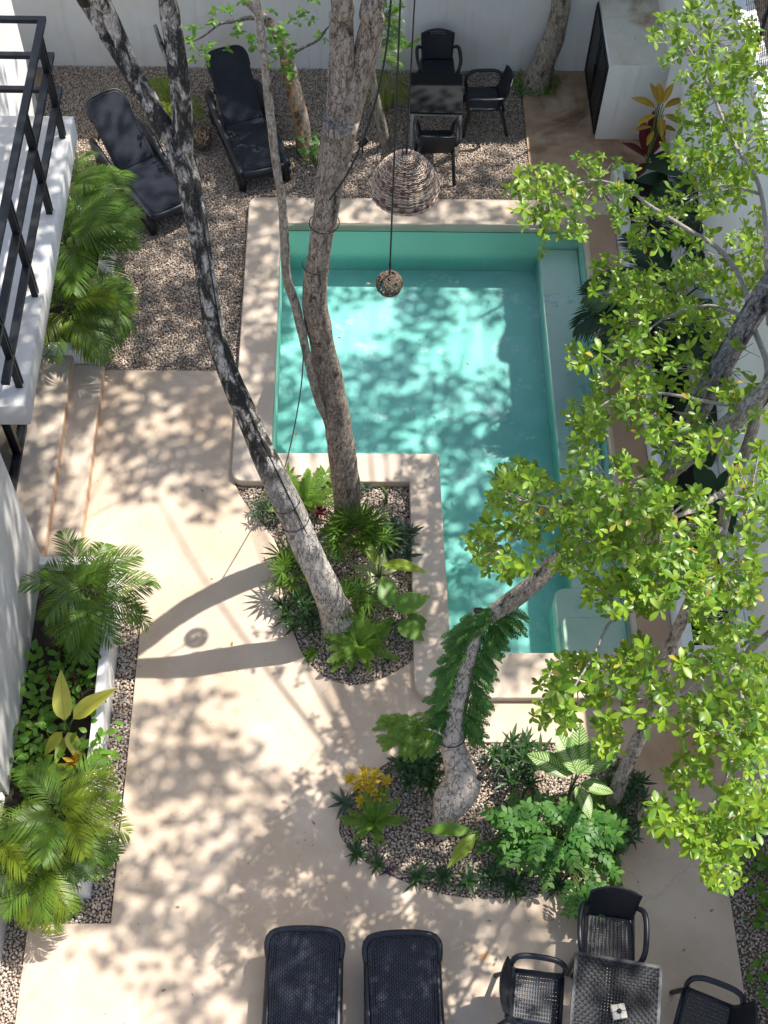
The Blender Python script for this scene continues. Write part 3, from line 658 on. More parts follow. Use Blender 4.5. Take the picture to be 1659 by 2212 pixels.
f2 = at(577,408); h2 = at(493,126,.9); put_lounger(lb_, f2, h2-f2, 'black raised-back lounger on the gravel just behind the pool corner', 'loungers on the gravel')
lc = make_lounger(False, R_(7)); ld = copy_tree(lc)
for o, hp, a, lb2 in ((lc, at(660,2004,.42), R_(-1.2), 'black flat lounger on the terrace, the left one of the near pair'), (ld, at(868,2013,.42), R_(1.0), 'black flat lounger on the terrace, the right one of the near pair')):
    v = Vector((-math.sin(a)*1.99, math.cos(a)*1.99, 0)); p = hp - v
    o.location = (p.x,p.y,0); o.rotation_euler = (0,0,a); o['label'] = lb2; o['group'] = 'loungers at the front of the terrace'

# ------------------------------------------------------------------ hanging lamps
def at_depth(u, v, d): q = ray(u, v)*d; return Vector((q[0], q[1], q[2]+H))
bc = at(876, 374, 2.85)
bk = thing('hanging_basket_lamp', 'bell-shaped woven wicker basket lamp hanging over the pool edge', 'lamp', bc)
wick = MB(); rows = 66; rb = .362; hgt = .535
def prof(t): return rb*(.05+.95*math.sin(min(1,t*1.02)*math.pi/2)**.72) if t < .9 else rb*(1.0-.06*((t-.9)/.1)**2)
nseg = 60
for i in range(rows):
    t = i/(rows-1); z = hgt/2-hgt*t; r = prof(t); pts = []
    for k in range(nseg):
        th = 2*math.pi*k/nseg; rr_ = r + .009*math.cos(th*nseg/4+i*math.pi) + random.uniform(-.002,.002)
        pts.append((rr_*math.cos(th), rr_*math.sin(th), z+.0012*math.sin(th*3+i)+random.uniform(-.0008,.0008)))
    cuts = sorted(random.sample(range(nseg), 5)); cuts.append(cuts[0]+nseg)
    for a, b in zip(cuts[:-1], cuts[1:]):
        seg = [pts[q % nseg] for q in range(a, b+1)]
        if len(seg) > 1: wick.tube(seg, .0060, 5, cap=False)
def wicker_mat(name, cols):
    m_, nt, nd, ln, b = mat_new(name); r = ramp(nd, cols); ln.new(nd.new('ShaderNodeNewGeometry').outputs['Random Per Island'], r.inputs[0])
    ln.new(r.outputs[0], b.inputs['Base Color']); b.inputs['Roughness'].default_value = .65; return m_
MT['wicker'] = wicker_mat('wicker', [(0,(.08,.05,.035)),(.25,(.26,.16,.11)),(.55,(.46,.32,.235)),(.8,(.62,.48,.37)),(1,(.72,.60,.48))])
wick.build('woven_shade', MT['wicker'], bk, True)
m = MB()
for i in range(16):
    for k in range(32):
        q = [(prof(j/16)*.965*math.cos(2*math.pi*l/32), prof(j/16)*.965*math.sin(2*math.pi*l/32), hgt/2-hgt*j/16) for j, l in ((i,k),(i,k+1),(i+1,k+1),(i+1,k))]
        m.add(q, [(0,1,2,3)])
m.build('lining', plain('wicker_lining', (.06,.038,.024), .8), bk, True)
m = MB()
for k in range(20):
    th = 2*math.pi*k/20; m.tube([(prof(t/12)*.985*math.cos(th), prof(t/12)*.985*math.sin(th), hgt/2-hgt*t/12) for t in range(13)], .005, 4, cap=False)
m.build('rib', MT['wicker'], bk)
m = MB(); m.tube([(.045*math.cos(a*.35), 0, hgt/2+.05+.055*math.sin(a*.35)) for a in range(19)], .006, 5); m.build('hook_ring', MT['rubber'], bk, True)
m = MB(); m.tube([(0,0,hgt/2-.02),(0,0,hgt/2+.09)], .012, 6); m.build('socket', MT['rubber'], bk)
m = MB(); m.tube([(0,0,hgt/2+.08),(.02,.05,6.6)], .0075, 6); m.build('cord', MT['black_rope'], bk)
def rattan_ball(name, label, c, rad, group=None):
    t = thing(name, label, 'lamp', c, 0, group); m = MB()
    for k in range(46):
        ax = Vector((random.gauss(0,1),random.gauss(0,1),random.gauss(0,1))).normalized(); e1 = ax.orthogonal().normalized(); e2 = ax.cross(e1)
        a0 = random.uniform(0,6.28); ln_ = random.uniform(2.2,5.5); off = random.uniform(-.45,.45)
        pts = []
        for j in range(18):
            a = a0+ln_*j/17; q = e1*math.cos(a)+e2*math.sin(a)+ax*off; q = q.normalized()*(rad*random.uniform(.97,1.03)); pts.append(q)
        m.tube(pts, .0045 if rad < .12 else .006, 4, cap=False)
    m.build('woven_shade', MT['rattan'], t); return t
MT['rattan'] = wicker_mat('rattan', [(0,(.05,.032,.022)),(.5,(.13,.085,.055)),(1,(.24,.165,.11))])
MT['bulb'] = plain('amber_bulb', (.75,.45,.06), .3)
bb = at(841, 613, 4.0)
ball = rattan_ball('hanging_ball_lamp', 'small rattan ball lamp hanging on a long cord above the pool', bb, .113)
m = MB(); m.tube([(0,0,.10),(0,0,5.0)], .0072, 6); m.tube([(0,0,.20),(0,0,.26)], .011, 6); m.build('cord', MT['black_rope'], ball)
m = MB(); m.tube([(0,0,.10),(0,0,.05),(0,0,.03)], [.014,.016,.004], 8); m.build('socket', MT['rubber'], ball)
m = MB(); m.tube([(0,0,.035),(0,0,.01),(0,0,-.02),(0,0,-.04)], [.008,.022,.024,.006], 10); m.build('bulb', MT['bulb'], ball, True)
gb = at(432,298,.14)
gball = rattan_ball('ball_lamp', 'rattan ball lamp resting on the gravel behind the white-barked trunk', gb, .15)
m = MB(); m.tube([(0,0,.05),(0,0,.0),(0,0,-.05)], [.01,.028,.008], 10); m.build('bulb', MT['bulb'], gball, True)
# garden spotlight
sp_ = at(783,325,.0)
spt = thing('garden_spotlight', 'small black spotlight on a stake in the lit gravel', 'spotlight', sp_)
m = MB(); m.tube([(0,0,-.05),(0,0,.12)], .012, 6); m.build('stake', MT['rubber'], spt)
m = MB(); m.tube([(-.05,-.02,.10),(.0,0,.13),(.06,.03,.17)], [.035,.042,.045], 12); hd_ = m.build('lamp_head', MT['rubber'], spt, True)
m = MB(); m.tube([(.0602,.0301,.1701),(.066,.033,.173)], [.038,.038], 12); m.build('lens', plain('lens', (.6,.6,.58), .15), hd_)

# ------------------------------------------------------------------ leaf shapes
def leaf_mesh(name, L, Wd, droop=.25, fold=.25, seg=6, peak=.5, pw=1.0, wave=0.0, petiole=0.0, tip=1.0):
    """Blade along +Y from the origin, folded along its midrib and drooping toward its tip."""
    v = []; f = []
    if petiole:
        w = .012*L+.002
        v += [(-w,0,0),(w,0,0),(w,petiole,.0),(-w,petiole,0)]; f += [(0,1,2,3)]
    n0 = len(v)
    for i in range(seg+1):
        t = i/seg
        if t < peak: w = math.sin(t/peak*math.pi/2)**pw
        else: w = math.cos((t-peak)/(1-peak)*math.pi/2)**tip
        w = max(w, .02)*Wd/2; y = petiole+L*t*(1-.12*droop*t); z = -droop*L*t*t*.6
        zz = fold*w + wave*math.sin(t*19)*w
        v += [(-w,y,z+zz),(0,y,z),(w,y,z+zz*(1-wave))]
        if i:
            a = n0+3*i
            f += [(a-3,a-2,a+1,a),(a-2,a-1,a+2,a+1)]
    return mesh_from(v, f, name, True)
def pinnate_data(L, n, ll, lw, droop=.5, ang=55, up=.15, taper=True, start=.12, seg=2, jit=.08, lift=0, hang=.35, stem=.006, pair_jit=.3):
    v = []; f = []
    def pos(t): return np.array([0, L*t*(1-.18*droop*t), lift*L*t-droop*L*t*t*.75])
    m = 9
    for i in range(m):
        t = i/(m-1); p = pos(t); w = stem*(1-.8*t)
        v += [tuple(p+[-w,0,0]),tuple(p+[0,0,w]),tuple(p+[w,0,0])]
        if i: a = 3*i; f += [(a-3,a-2,a+1,a),(a-2,a-1,a+2,a+1)]
    for k in range(n):
        for s in (-1,1):
            t = start+(1-start)*(k+.3*s*pair_jit)/(n-.5); t = min(max(t,0),1)
            p = pos(t); d = pos(min(t+.02,1.02))-pos(t-.02); d /= np.linalg.norm(d)
            prof_ = (math.sin(math.pi*min(1,(t*.86+.12)))**.6) if taper else 1
            l = ll*prof_*random.uniform(1-jit,1+jit); a = R_(ang*(1-.45*t)+random.uniform(-5,5))
            side = np.array([s,0,0]); dirv = d*math.cos(a)+side*math.sin(a)+np.array([0,0,up]); dirv /= np.linalg.norm(dirv)
            wv = np.cross(dirv,[0,0,1]); wv /= (np.linalg.norm(wv)+1e-6); n0 = len(v)
            for j in range(seg+1):
                q = j/seg; w = lw*(.35+.65*math.sin(math.pi*min(1,q*.8+.2))) if seg < 3 else lw*max(.08,math.sin(math.pi*min(1,(q*.92+.04)))**.8)
                if j == seg: w = lw*.08
                c = p+dirv*l*q+np.array([0,0,-hang*l*q*q])
                v += [tuple(c-wv*w/2),tuple(c+wv*w/2)]
                if j: b = n0+2*j; f.append((b-2,b-1,b+1,b))
    return v, f
def pinnate(name, *a, **k):
    v, f = pinnate_data(*a, **k); return mesh_from(v, f, name, False)
def fan_mesh(name, L, n=14, lw=.022, spread=300, petiole=.25):
    v = []; f = []; v += [(-.004,0,0),(.004,0,0),(.003,petiole,.03),(-.003,petiole,.03)]; f.append((0,1,2,3))
    for k in range(n):
        a = R_(-spread/2+spread*k/(n-1)); l = L*(.75+.25*math.cos(a*.5))*random.uniform(.9,1.06)
        d = np.array([math.sin(a), math.cos(a), .12]); w = np.array([math.cos(a), -math.sin(a), 0]); n0 = len(v)
        for j in range(4):
            q = j/3; wd = lw*(.25,.9,1,.12)[j]; c = np.array([0,petiole,.03])+d*l*q+np.array([0,0,-.35*l*q*q])
            v += [tuple(c-w*wd/2+np.array([0,0,.004])), tuple(c), tuple(c+w*wd/2+np.array([0,0,.004]))]
            if j: b = n0+3*j; f += [(b-3,b-2,b+1,b),(b-2,b-1,b+2,b+1)]
    return mesh_from(v, f, name, False)
def orient(az, el, roll=0):
    return (Matrix.Rotation(az,4,'Z') @ Matrix.Rotation(el,4,'X') @ Matrix.Rotation(roll,4,'Y'))
def put(name, me, parent, loc, az, el, sc=1, roll=0):
    o = bpy.data.objects.new(name, me); COL.objects.link(o); o.parent = parent
    o.matrix_local = Matrix.Translation(loc) @ orient(az,el,roll) @ Matrix.Scale(sc,4); return o
def wm_(me, mat): me.materials.append(mat); return me
U = random.uniform
# shared shapes
L_ros = [wm_(leaf_mesh('lance_leaf', .20, .036, .35, .35, 5, .4), MT['leaf_dark']) for _ in range(1)]
L_rosb = wm_(leaf_mesh('lance_leaf', .20, .040, .3, .35, 5, .4), MT['leaf_blue'])
L_rosg = wm_(leaf_mesh('lance_leaf', .20, .050, .35, .3, 5, .5), MT['leaf_bright'])
L_rosp = wm_(leaf_mesh('lance_leaf', .20, .034, .3, .35, 5, .4), MT['leaf_purple'])
L_dief = wm_(leaf_mesh('variegated_leaf', .36, .165, .35, .22, 8, .45, .7), MT['leaf_varieg'])
L_cream = wm_(leaf_mesh('cream_leaf', .26, .12, .45, .22, 7, .45, .7), MT['leaf_cream'])
L_ear = wm_(leaf_mesh('broad_leaf', .34, .20, .5, .18, 8, .35, .5, petiole=.0), MT['leaf_bright'])
L_lime = wm_(leaf_mesh('long_leaf', .40, .13, .6, .3, 9, .4, .8, .06), MT['leaf_lime'])
L_strap = wm_(leaf_mesh('long_leaf', .36, .085, .5, .3, 8, .45, .8), MT['leaf_bright'])
L_yel = wm_(leaf_mesh('yellow_leaf', .50, .19, .35, .22, 9, .3, .6, .05), MT['leaf_yellow'])
L_dry = wm_(leaf_mesh('dry_leaf', .17, .07, .9, .8, 6, .45, .8, .1), MT['leaf_dry'])
L_red = wm_(leaf_mesh('red_leaf', .16, .035, .5, .4, 5, .45), MT['leaf_red'])
L_redbig = wm_(leaf_mesh('red_leaf', .42, .15, .5, .3, 7, .5, .8), MT['leaf_red'])
L_crot = wm_(leaf_mesh('croton_leaf', .24, .085, .4, .3, 6, .5, .8), MT['leaf_croton'])
L_gold = wm_(leaf_mesh('golden_leaf', .11, .045, .4, .3, 5, .5), MT['leaf_golden'])
L_dkbig = wm_(leaf_mesh('broad_leaf', .46, .24, .5, .2, 7, .42, .6), MT['leaf_palm_dark'])
L_poth = wm_(leaf_mesh('leaf', .105, .06, .3, .25, 5, .4, .7), MT['leaf_bright'])
L_small = wm_(leaf_mesh('leaf', .05, .03, .3, .2, 4, .5, .8), MT['leaf_bright'])
F_fern = [wm_(pinnate('fern_frond', .42, 17, .062, .021, .45, 76, .1, True, .06, 2, .1, .35, .15, .003), MT['leaf_fern']) for _ in range(2)]
F_fan = [wm_(fan_mesh('fan_leaf', .20, 13, .020), MT['leaf_palm']) for _ in range(2)]
F_palm = [wm_(pinnate('palm_frond', 1.0, 32, .34, .0155, dr, 58, .25, True, .16, 3, .08, li, .45, .006), MT['leaf_palm']) for dr, li in ((.75,.55),(.55,.5),(.95,.6))]
F_palmy = [wm_(pinnate('palm_frond', 1.0, 30, .34, .016, dr, 58, .25, True, .16, 3, .08, li, .45, .006), MT['leaf_palm_yellow']) for dr, li in ((.75,.5),(.9,.6))]
F_palmd = [wm_(pinnate('palm_frond', 1.15, 30, .34, .036, .8, 58, .15, True, .14, 3, .08, .5, .5, .01), MT['leaf_palm_dark']) for _ in range(2)]
F_shrub = [wm_(pinnate('leaf_spray', .32, 5, .085, .046, .35, 72, .03, False, .22, 4, .15, .2, .2, .0025), MT['leaf_shrub']) for _ in range(3)]
F_fine = [wm_(pinnate('leaf_spray', .24, 11, .058, .015, .5, 62, .05, True, .05, 2, .1, .1, .25, .002), MT['leaf_fern']) for _ in range(3)]

F_fined = [wm_(me.copy(), None) if False else me.copy() for me in F_fine]
for me in F_fined: me.materials.clear(); me.materials.append(MT['leaf_shrub'])
# ------------------------------------------------------------------ plants
def rosette(name, label, p, n, size, me, el=(10,75), cat='plant', group=None, hgt=0, pet=None):
    t = thing(name, label, cat, p, 0, group)
    for k in range(n):
        az = k*2.39996+U(-.3,.3); e = R_(el[0]+(el[1]-el[0])*(k/n)**.8+U(-8,8)); s = size/.2*U(.75,1.1)*(1-.3*(k/n))
        put('leaf', me, t, (U(-.01,.01),U(-.01,.01),hgt*k/n), az, e, s, U(-.3,.3))
    return t
def clump(name, label, p, spread, nros, n, size, me, el=(0,70), cat='plant', group=None, rise=.12):
    t = thing(name, label, cat, p, 0, group)
    for j in range(nros):
        a = j*2.39996; r = spread*math.sqrt((j+.3)/nros); cx_, cy_ = r*math.cos(a)*U(.8,1.2), r*math.sin(a)*U(.8,1.2); h = rise*(1-.6*r/max(spread,.01))*U(.7,1.3)
        if h > .02:
            m = MB(); m.tube([(cx_*.6,cy_*.6,-.03),(cx_,cy_,h)], .006, 5); m.build('stem', MT['leaf_stem'], t)
        for k in range(n):
            az = k*2.39996+U(-.3,.3); e = R_(el[0]+(el[1]-el[0])*(k/n)**.8+U(-10,10))
            put('leaf', me, t, (cx_,cy_,h+.02*k/n), az, e, size/.2*U(.7,1.1)*(1-.3*k/n), U(-.4,.4))
    return t
MT['leaf_stem'] = plain('plant_stem', (.10,.14,.04), .6)
def fern(label, p, n, size, name='fern'):
    t = thing(name, label, 'fern', p)
    for k in range(n): put('frond', random.choice(F_fern), t, (0,0,0), k*2.39996+U(-.3,.3), R_(U(8,55)), size/.42*U(.7,1.1), U(-.4,.4))
    return t
def fanpalm(label, p, n, size, hgt=.15):
    t = thing('fan_palm', label, 'palm', p); m = MB(); m.tube([(0,0,-.04),(0,0,hgt)], [.015,.01], 6); m.build('stem', MT['bark_dark'], t)
    for k in range(n): put('fan_leaf', random.choice(F_fan), t, (0,0,hgt*U(.6,1.05)), k*2.39996+U(-.3,.3), R_(U(15,70)), size/.2*U(.8,1.1), U(-.5,.5))
    return t
def palm(label, p, n, size, fronds, trunk=.35, azs=None, el=(5,72), name='palm', rise=0):
    t = thing(name, label, 'palm', p)
    for q in range(3):
        a = q*2.1; m = MB(); m.tube([(.05*math.cos(a),.05*math.sin(a),-.25),(.07*math.cos(a),.07*math.sin(a),trunk)], [.025,.016], 7); m.build('stem', MT['leaf_stem'], t)
    for k in range(n):
        az = azs[k % len(azs)]+U(-.25,.25) if azs else k*2.39996+U(-.35,.35)
        put('frond', random.choice(fronds), t, (.05*math.cos(k*2.1),.05*math.sin(k*2.1),trunk*U(.75,1.05)), az, R_(U(*el)-12), size*U(.8,1.1), U(-.3,.3))
    return t
def leafy(label, p, leaves, cat='plant', name='foliage_plant', stem=True):
    """leaves: list of (mesh, azimuth deg, elevation deg, scale, base height, offset)"""
    t = thing(name, label, cat, p)
    for me, az, el, sc, h, off in leaves:
        a = R_(az); b = Vector((-math.sin(a)*off, math.cos(a)*off, h))
        if h > .03:
            m = MB(); m.tube(spline([(0,0,-.03),(b.x*.5,b.y*.5,h*.7),tuple(b)],.08), [.007]*30, 5); m.build('stalk', MT['leaf_stem'], t)
        put('leaf', me, t, b, a, R_(el), sc, U(-.2,.2))
    return t
def vine_cluster(label, p, n, spread, me=None, size=1.0, name='ground_vine'):
    t = thing(name, label, 'plant', p)
    for k in range(n):
        a = U(0,6.28); r = spread*math.sqrt(U(0,1)); put('leaf', me or L_poth, t, (r*math.cos(a),r*math.sin(a)*1.3,U(0,.14)), U(0,6.28), R_(U(-20,45)), size*U(.7,1.2), U(-.5,.5))
    m = MB()
    for k in range(5):
        a = U(0,6.28); m.tube([(0,0,-.03),(spread*.5*math.cos(a),spread*.5*math.sin(a),.07),(spread*math.cos(a),spread*math.sin(a),.03)], .003, 4)
    tag(m.build('stems', MT['leaf_stem'], t), kind='stuff'); return t
# bed beside the pool ledge
clump('spider_plant_clump', 'silvery green clump of upright lance leaves by the pool ledge', at(858,1172,.06), .20, 11, 13, .22, L_rosb, (15,80))
clump('lance_leaf_clump', 'dark green clump of lance leaves below the leaning trunk', at(655,1325,.05), .26, 13, 12, .20, L_ros[0], (5,65))
clump('lance_leaf_clump', 'dark leafy clump at the bed edge above the fan palm', at(636,1225,.05), .14, 6, 11, .18, L_ros[0], (5,60))
clump('small_leaf_shrub', 'low olive small-leaved shrub at the upper left bed corner', at(578,1105,.06), .19, 14, 10, .11, L_ros[0], (0,60))
rosette('lance_rosette', 'small pale rosette in the gravel near the bottom of the pool bed', at(672,1413,.02), 16, .14, L_rosg)
rosette('lance_rosette', 'dark rosette at the bottom tip of the pool bed', at(760,1450,.02), 12, .10, L_ros[0])
rosette('lance_rosette', 'dark rosette on the lower right edge of the pool bed', at(838,1428,.02), 14, .12, L_ros[0])
rosette('strap_rosette', 'broad-leaved green rosette beside the tall brown trunk', at(705,1035,.05), 13, .22, L_rosg, (5,60))
rosette('lance_rosette', 'small blue-green rosette on gravel right of the tall brown trunk', at(789,1056,.03), 14, .14, L_rosb)
rosette('red_leaf_plant', 'dark red narrow-leaved plant between the two trunks', at(690,1112,.04), 24, .15, L_red, (5,80), hgt=.08)
fern('yellow green fern at the foot of the leaning white trunk', at(655,1090,.03), 22, .46)
fern('bright fern fronds curling up at the coping edge', at(618,1042,.03), 8, .24)
fern('lush fern below the base of the leaning trunk', at(775,1395,.03), 28, .48)
fanpalm('fan palm with narrow leaflets in the middle of the pool bed', at(765,1205,.0), 20, .26, .34)
fanpalm('sunlit fan palm at the left edge of the pool bed', at(636,1265,.0), 12, .22, .16)
fanpalm('small fan palm against the base of the leaning trunk', at(748,1335,.0), 12, .21, .18)
leafy('pale cream variegated plant with two long lime leaves', at(818,1262,.0), [(L_cream,20,35,1.2,.2,.02),(L_cream,75,25,1.1,.2,.03),(L_cream,-60,20,1.2,.2,.03),(L_cream,-140,20,1.1,.2,.03),(L_cream,160,25,1.2,.2,.03),(L_cream,-20,55,1.0,.24,.0),(L_lime,-98,22,1.25,.42,.03),(L_lime,40,34,1.1,.42,.02)])
leafy('broad-leaved green plant at the right edge of the pool bed', at(842,1352,.0), [(L_ear,10,25,1.1,.32,.05),(L_ear,-65,15,1.25,.32,.05),(L_ear,-125,5,1.0,.18,.10),(L_ear,150,20,.8,.16,.05),(L_ear,-95,-5,.95,.15,.16)])
st_ = thing('cut_stem', 'cut green stump with one pale leaf in the sunny gravel', 'plant', at(833,1086))
m = MB(); m.tube([(0,0,-.04),(.005,.01,.09),(.0,.03,.20)], [.022,.018,.02], 8); m.build('stem', MT['leaf_stem'], st_, True); put('leaf', L_rosg, st_, (0,.03,.19), R_(60), R_(50), .5)
dl = thing('dry_leaf', 'curled dry brown leaf caught on the fan palm', 'leaf', at(738,1172,.5)); put('blade', L_dry, dl, (0,0,0), R_(200), R_(10), 1.0)
# oval bed
t_ = clump('croton', 'yellow-leaved croton at the left of the oval bed', at(796,1712,.04), .17, 10, 10, .19, L_gold, (0,70), rise=.34)
fern('large green fern at the left end of the oval bed', at(808,1778,.03), 20, .38)
clump('lance_leaf_clump', 'dark green lance-leaf clump left of the pale knotted trunk', at(905,1665,.06), .22, 11, 13, .23, L_ros[0], (10,78))
clump('lance_leaf_clump', 'dark green lance-leaf clump at the top right of the oval bed', at(1118,1650,.06), .26, 12, 13, .22, L_ros[0], (10,78))
rosette('lance_rosette', 'small pale rosette alone in gravel right of the knotted trunk', at(1043,1642,.02), 12, .11, L_rosb)
leafy('dumb cane with four large white-streaked leaves', at(1226,1722,.0), [(L_dief,-6,30,1.40,.62,.02),(L_dief,66,16,1.35,.58,.04),(L_dief,-56,14,1.45,.60,.04),(L_dief,24,24,1.35,.64,.0),(L_dief,-160,10,1.0,.45,.05),(L_dief,-100,0,1.0,.4,.06)], name='dumb_cane')
leafy('plant with one green strap leaf and one yellow leaf near the bed centre', at(1025,1822,.0), [(L_strap,86,8,1.5,.34,.02),(L_lime,140,10,1.05,.38,.04),(L_rosg,-20,45,.8,.05,.0),(L_rosg,-110,30,.7,.05,.0)])
for i, (u, v, n, s, lb) in enumerate(((1112,1915,16,.17,'dark rosette spilling over the lower edge under the leafy shrub'),(1062,1893,14,.15,'dark rosette on the lower bed edge, next left of the spilling one'),(905,1893,15,.14,'dark rosette on the lower bed edge right of the purple leaf'),(960,1896,14,.13,'dark rosette at the middle of the lower bed edge'),(1010,1905,14,.14,'dark rosette on the lower bed edge below the strap leaf'),(770,1845,12,.12,'dark rosette low on the left curve of the oval bed'),(815,1868,12,.12,'dark rosette between the large fern and the purple leaf'),(745,1735,14,.14,'pale-tipped rosette at the far left tip of the oval bed'),(1205,1915,14,.14,'dark rosette under the right skirt of the leafy shrub'))):
    rosette('lance_rosette', lb, at(u,v,.03), n+6, s*1.45, L_ros[0] if i != 7 else L_rosb, (0,65))
rosette('purple_rosette', 'purple-leaved rosette at the lower left bed edge', at(838,1880,.01), 10, .12, L_rosp)
clump('lance_leaf_clump', 'dark clump behind the slim trunk at the right end of the oval bed', at(1352,1712,.04), .22, 10, 12, .18, L_ros[0], (0,65))
clump('lance_leaf_clump', 'dark clump at the lower right end of the oval bed', at(1335,1800,.04), .2, 9, 11, .18, L_ros[0], (0,60))
vine_cluster('low green vine leaves between the dumb cane and slim trunk', at(1300,1745,.03), 40, .20)
def spray_shrub(label, p, pts, meshes, size, name='leafy_shrub', cat='shrub', stems=True):
    t = thing(name, label, cat, p); m = MB()
    for q, az, el in pts:
        if stems: m.tube([(q.x*.15,q.y*.15,-.03),(q.x*.6,q.y*.6,q.z*.8),tuple(q)], .006, 5)
        put('leaf_spray', random.choice(meshes), t, q, az, el, size*U(.75,1.15), U(-.4,.4))
    if stems: tag(m.build('stems', MT['leaf_stem'], t), kind='stuff')
    return t
base = at(1190,1828)
pts = []
for k in range(105):
    a = U(0,6.28); r = .47*math.sqrt(U(0,1)); x, y = r*math.cos(a)*.95-.02, r*math.sin(a)*.46
    if r > .4 and math.sin(a) < -.3: x += .22
    h = .46*(1-(r/.56)**2)+U(-.06,.08); h = max(.08,h)
    pts.append((Vector((x,y,h)), math.atan2(y,x)-math.pi/2+U(-1.7,1.7), R_(U(-25,40))))
tip_ = at(1278,1930,.35)-base
for k in range(16): pts.append((Vector((tip_.x+U(-.15,.12),tip_.y+U(-.02,.22),U(.28,.45))), R_(180+U(-50,50)), R_(U(-25,10))))
spray_shrub('large bright green pinnate-leaved shrub filling the right of the oval bed', base, pts, F_shrub, 1.0)
base = at(1045,1715)
# palms and leaves in the left planters
SZ = .28
palm('dark green feather palm at the top of the lower left planter', at(205,1330,SZ), 24, .74, F_palm, .55, azs=[R_(a) for a in (10,-80,-60,-105,160,200,180,140,-20,60,-130,90,-90,-70,175,215,30)], el=(-5,45))
palm('yellow green feather palm at the lower corner of the left planter', at(150,1800,SZ), 24, .70, F_palm+F_palmy, .55, azs=[R_(a) for a in (-30,-75,-110,-150,180,150,60,20,-60,-95,-130,-165,100,0,-45,-85,165,-120)], el=(-5,48))
palm('low feather palm drooping over the end of the left planter', at(110,1890,SZ), 14, .62, F_palm+F_palmy, .35, azs=[R_(a) for a in (180,150,-150,-170,165,-130,130,-110,-90,-60,120,170,-165,-140)], el=(-15,25))
palm('yellow feather palm half out of the picture at the left edge', at(20,1850,SZ), 13, .62, F_palmy, .5, azs=[R_(a) for a in (-30,-80,-120,-160,160,20,-60,-100,-140,180,60,120,-45)], el=(-8,45))
leafy('plant with three large yellow leaves in the left planter', at(150,1590,SZ), [(L_yel,8,38,1.02,.25,.06),(L_yel,-52,20,1.05,.28,.10),(L_yel,-150,-5,.72,.2,.05),(L_yel,140,-15,.62,.2,.05),(L_lime,170,25,.8,.1,.05)], name='yellow_leaf_plant')
rosette('croton', 'dark red and gold croton beside the yellow leaves', at(108,1480,SZ), 16, .15, L_red, (5,70), hgt=.12)
rosette('croton', 'dark red croton right of the tall yellow leaf', at(168,1470,SZ), 14, .14, L_red, (5,70), hgt=.1)
rosette('croton', 'small orange croton above the corner palm', at(165,1655,SZ), 16, .14, L_crot, (5,75), hgt=.15)
vine_cluster('broad green vine leaves along the house wall', at(95,1570,SZ+.03), 60, .24, size=1.15)
vine_cluster('green vine leaves hanging over the planter rim onto gravel', at(215,1620,SZ+.08), 46, .24, size=1.05)
vine_cluster('green vine leaves above the yellow leaves at the planter rim', at(178,1500,SZ+.03), 34, .18)
vine_cluster('vine leaves under the feather palm in the left planter', at(165,1430,SZ+.03), 50, .24, size=1.0)
vine_cluster('vine leaves climbing at the foot of the house wall by the palm', at(88,1460,SZ+.05), 44, .2, size=1.1)
vine_cluster('vine leaves between house wall and corner palm', at(62,1640,SZ+.05), 44, .2, size=1.1)
vine_cluster('shaded vine leaves beneath the corner palm', at(95,1700,SZ+.03), 46, .24, size=1.1)
palm('big feather palm in the far left planter beside the balcony', at(165,610,SZ), 20, 1.0, F_palm, .75, azs=[R_(a) for a in (-80,-60,-100,-30,-120,-70,20,-90,-50,-110,-140,0,40,-150,180,-85,-40)], el=(0,50))
palm('bright feather palm spilling over the front of the far left planter', at(160,725,SZ), 20, .85, F_palm+F_palmy, .5, azs=[R_(a) for a in (-70,-100,-130,-50,-160,180,-85,-110,-30,60,-60,-140,10,-95,-120,-75,150)], el=(-8,45))
palm('shaded feather palm at the back of the far left planter', at(165,500,SZ), 14, .85, F_palm, .6, azs=[R_(a) for a in (-60,-90,-20,-120,30,-75,-100,-45,60,-140,0,-80)], el=(0,55))
leafy('broad-leaved plant at the back corner of the far left planter', at(200,462,SZ), [(L_ear,-80,20,1.1,.2,.08),(L_ear,-40,25,1.0,.2,.05),(L_ear,-120,10,1.0,.2,.06),(L_ear,0,35,1.0,.22,.03)])
# right planter
palm('dark palm reaching over the pool coping from the right planter', at(1440,725,SZ), 13, 1.2, F_palmd, .7, azs=[R_(a) for a in (95,105,120,80,60,135,90,110,30,170,75,150,-60)], el=(-5,35))
palm('dark palm in the shade against the right wall', at(1500,590,SZ), 11, .85, F_palmd, .8, azs=[R_(a) for a in (40,80,0,120,160,-40,100,60,-100,20,140)], el=(10,60))
palm('drooping dark palm further along the right planter', at(1560,830,SZ), 11, .85, F_palmd, .8, azs=[R_(a) for a in (60,100,140,180,-140,90,40,160,0,120,-160)], el=(-5,45))
cp_ = at(1392,372,SZ)
leafy('tall croton with golden top and deep red lower leaves', cp_, [(L_redbig,a,e,s*1.35,h*1.2,.03) for a,e,s,h in ((20,62,.9,.2),(-30,48,.95,.2),(-75,30,.7,.15),(70,40,.7,.2),(150,15,.6,.15),(-140,15,.6,.15),(0,75,.9,.3))]+[(L_crot,a,e-10,s*1.0,h*1.1,.06) for a,e,s,h in ((0,40,1.5,.95),(60,25,1.5,.95),(120,15,1.3,.9),(180,10,1.3,.9),(-60,25,1.5,.95),(-120,15,1.3,.9),(30,60,1.2,1.0),(-30,60,1.2,1.0),(90,5,1.0,.7),(-90,5,1.0,.7),(150,-5,.9,.68),(-150,0,.9,.68))], name='croton')
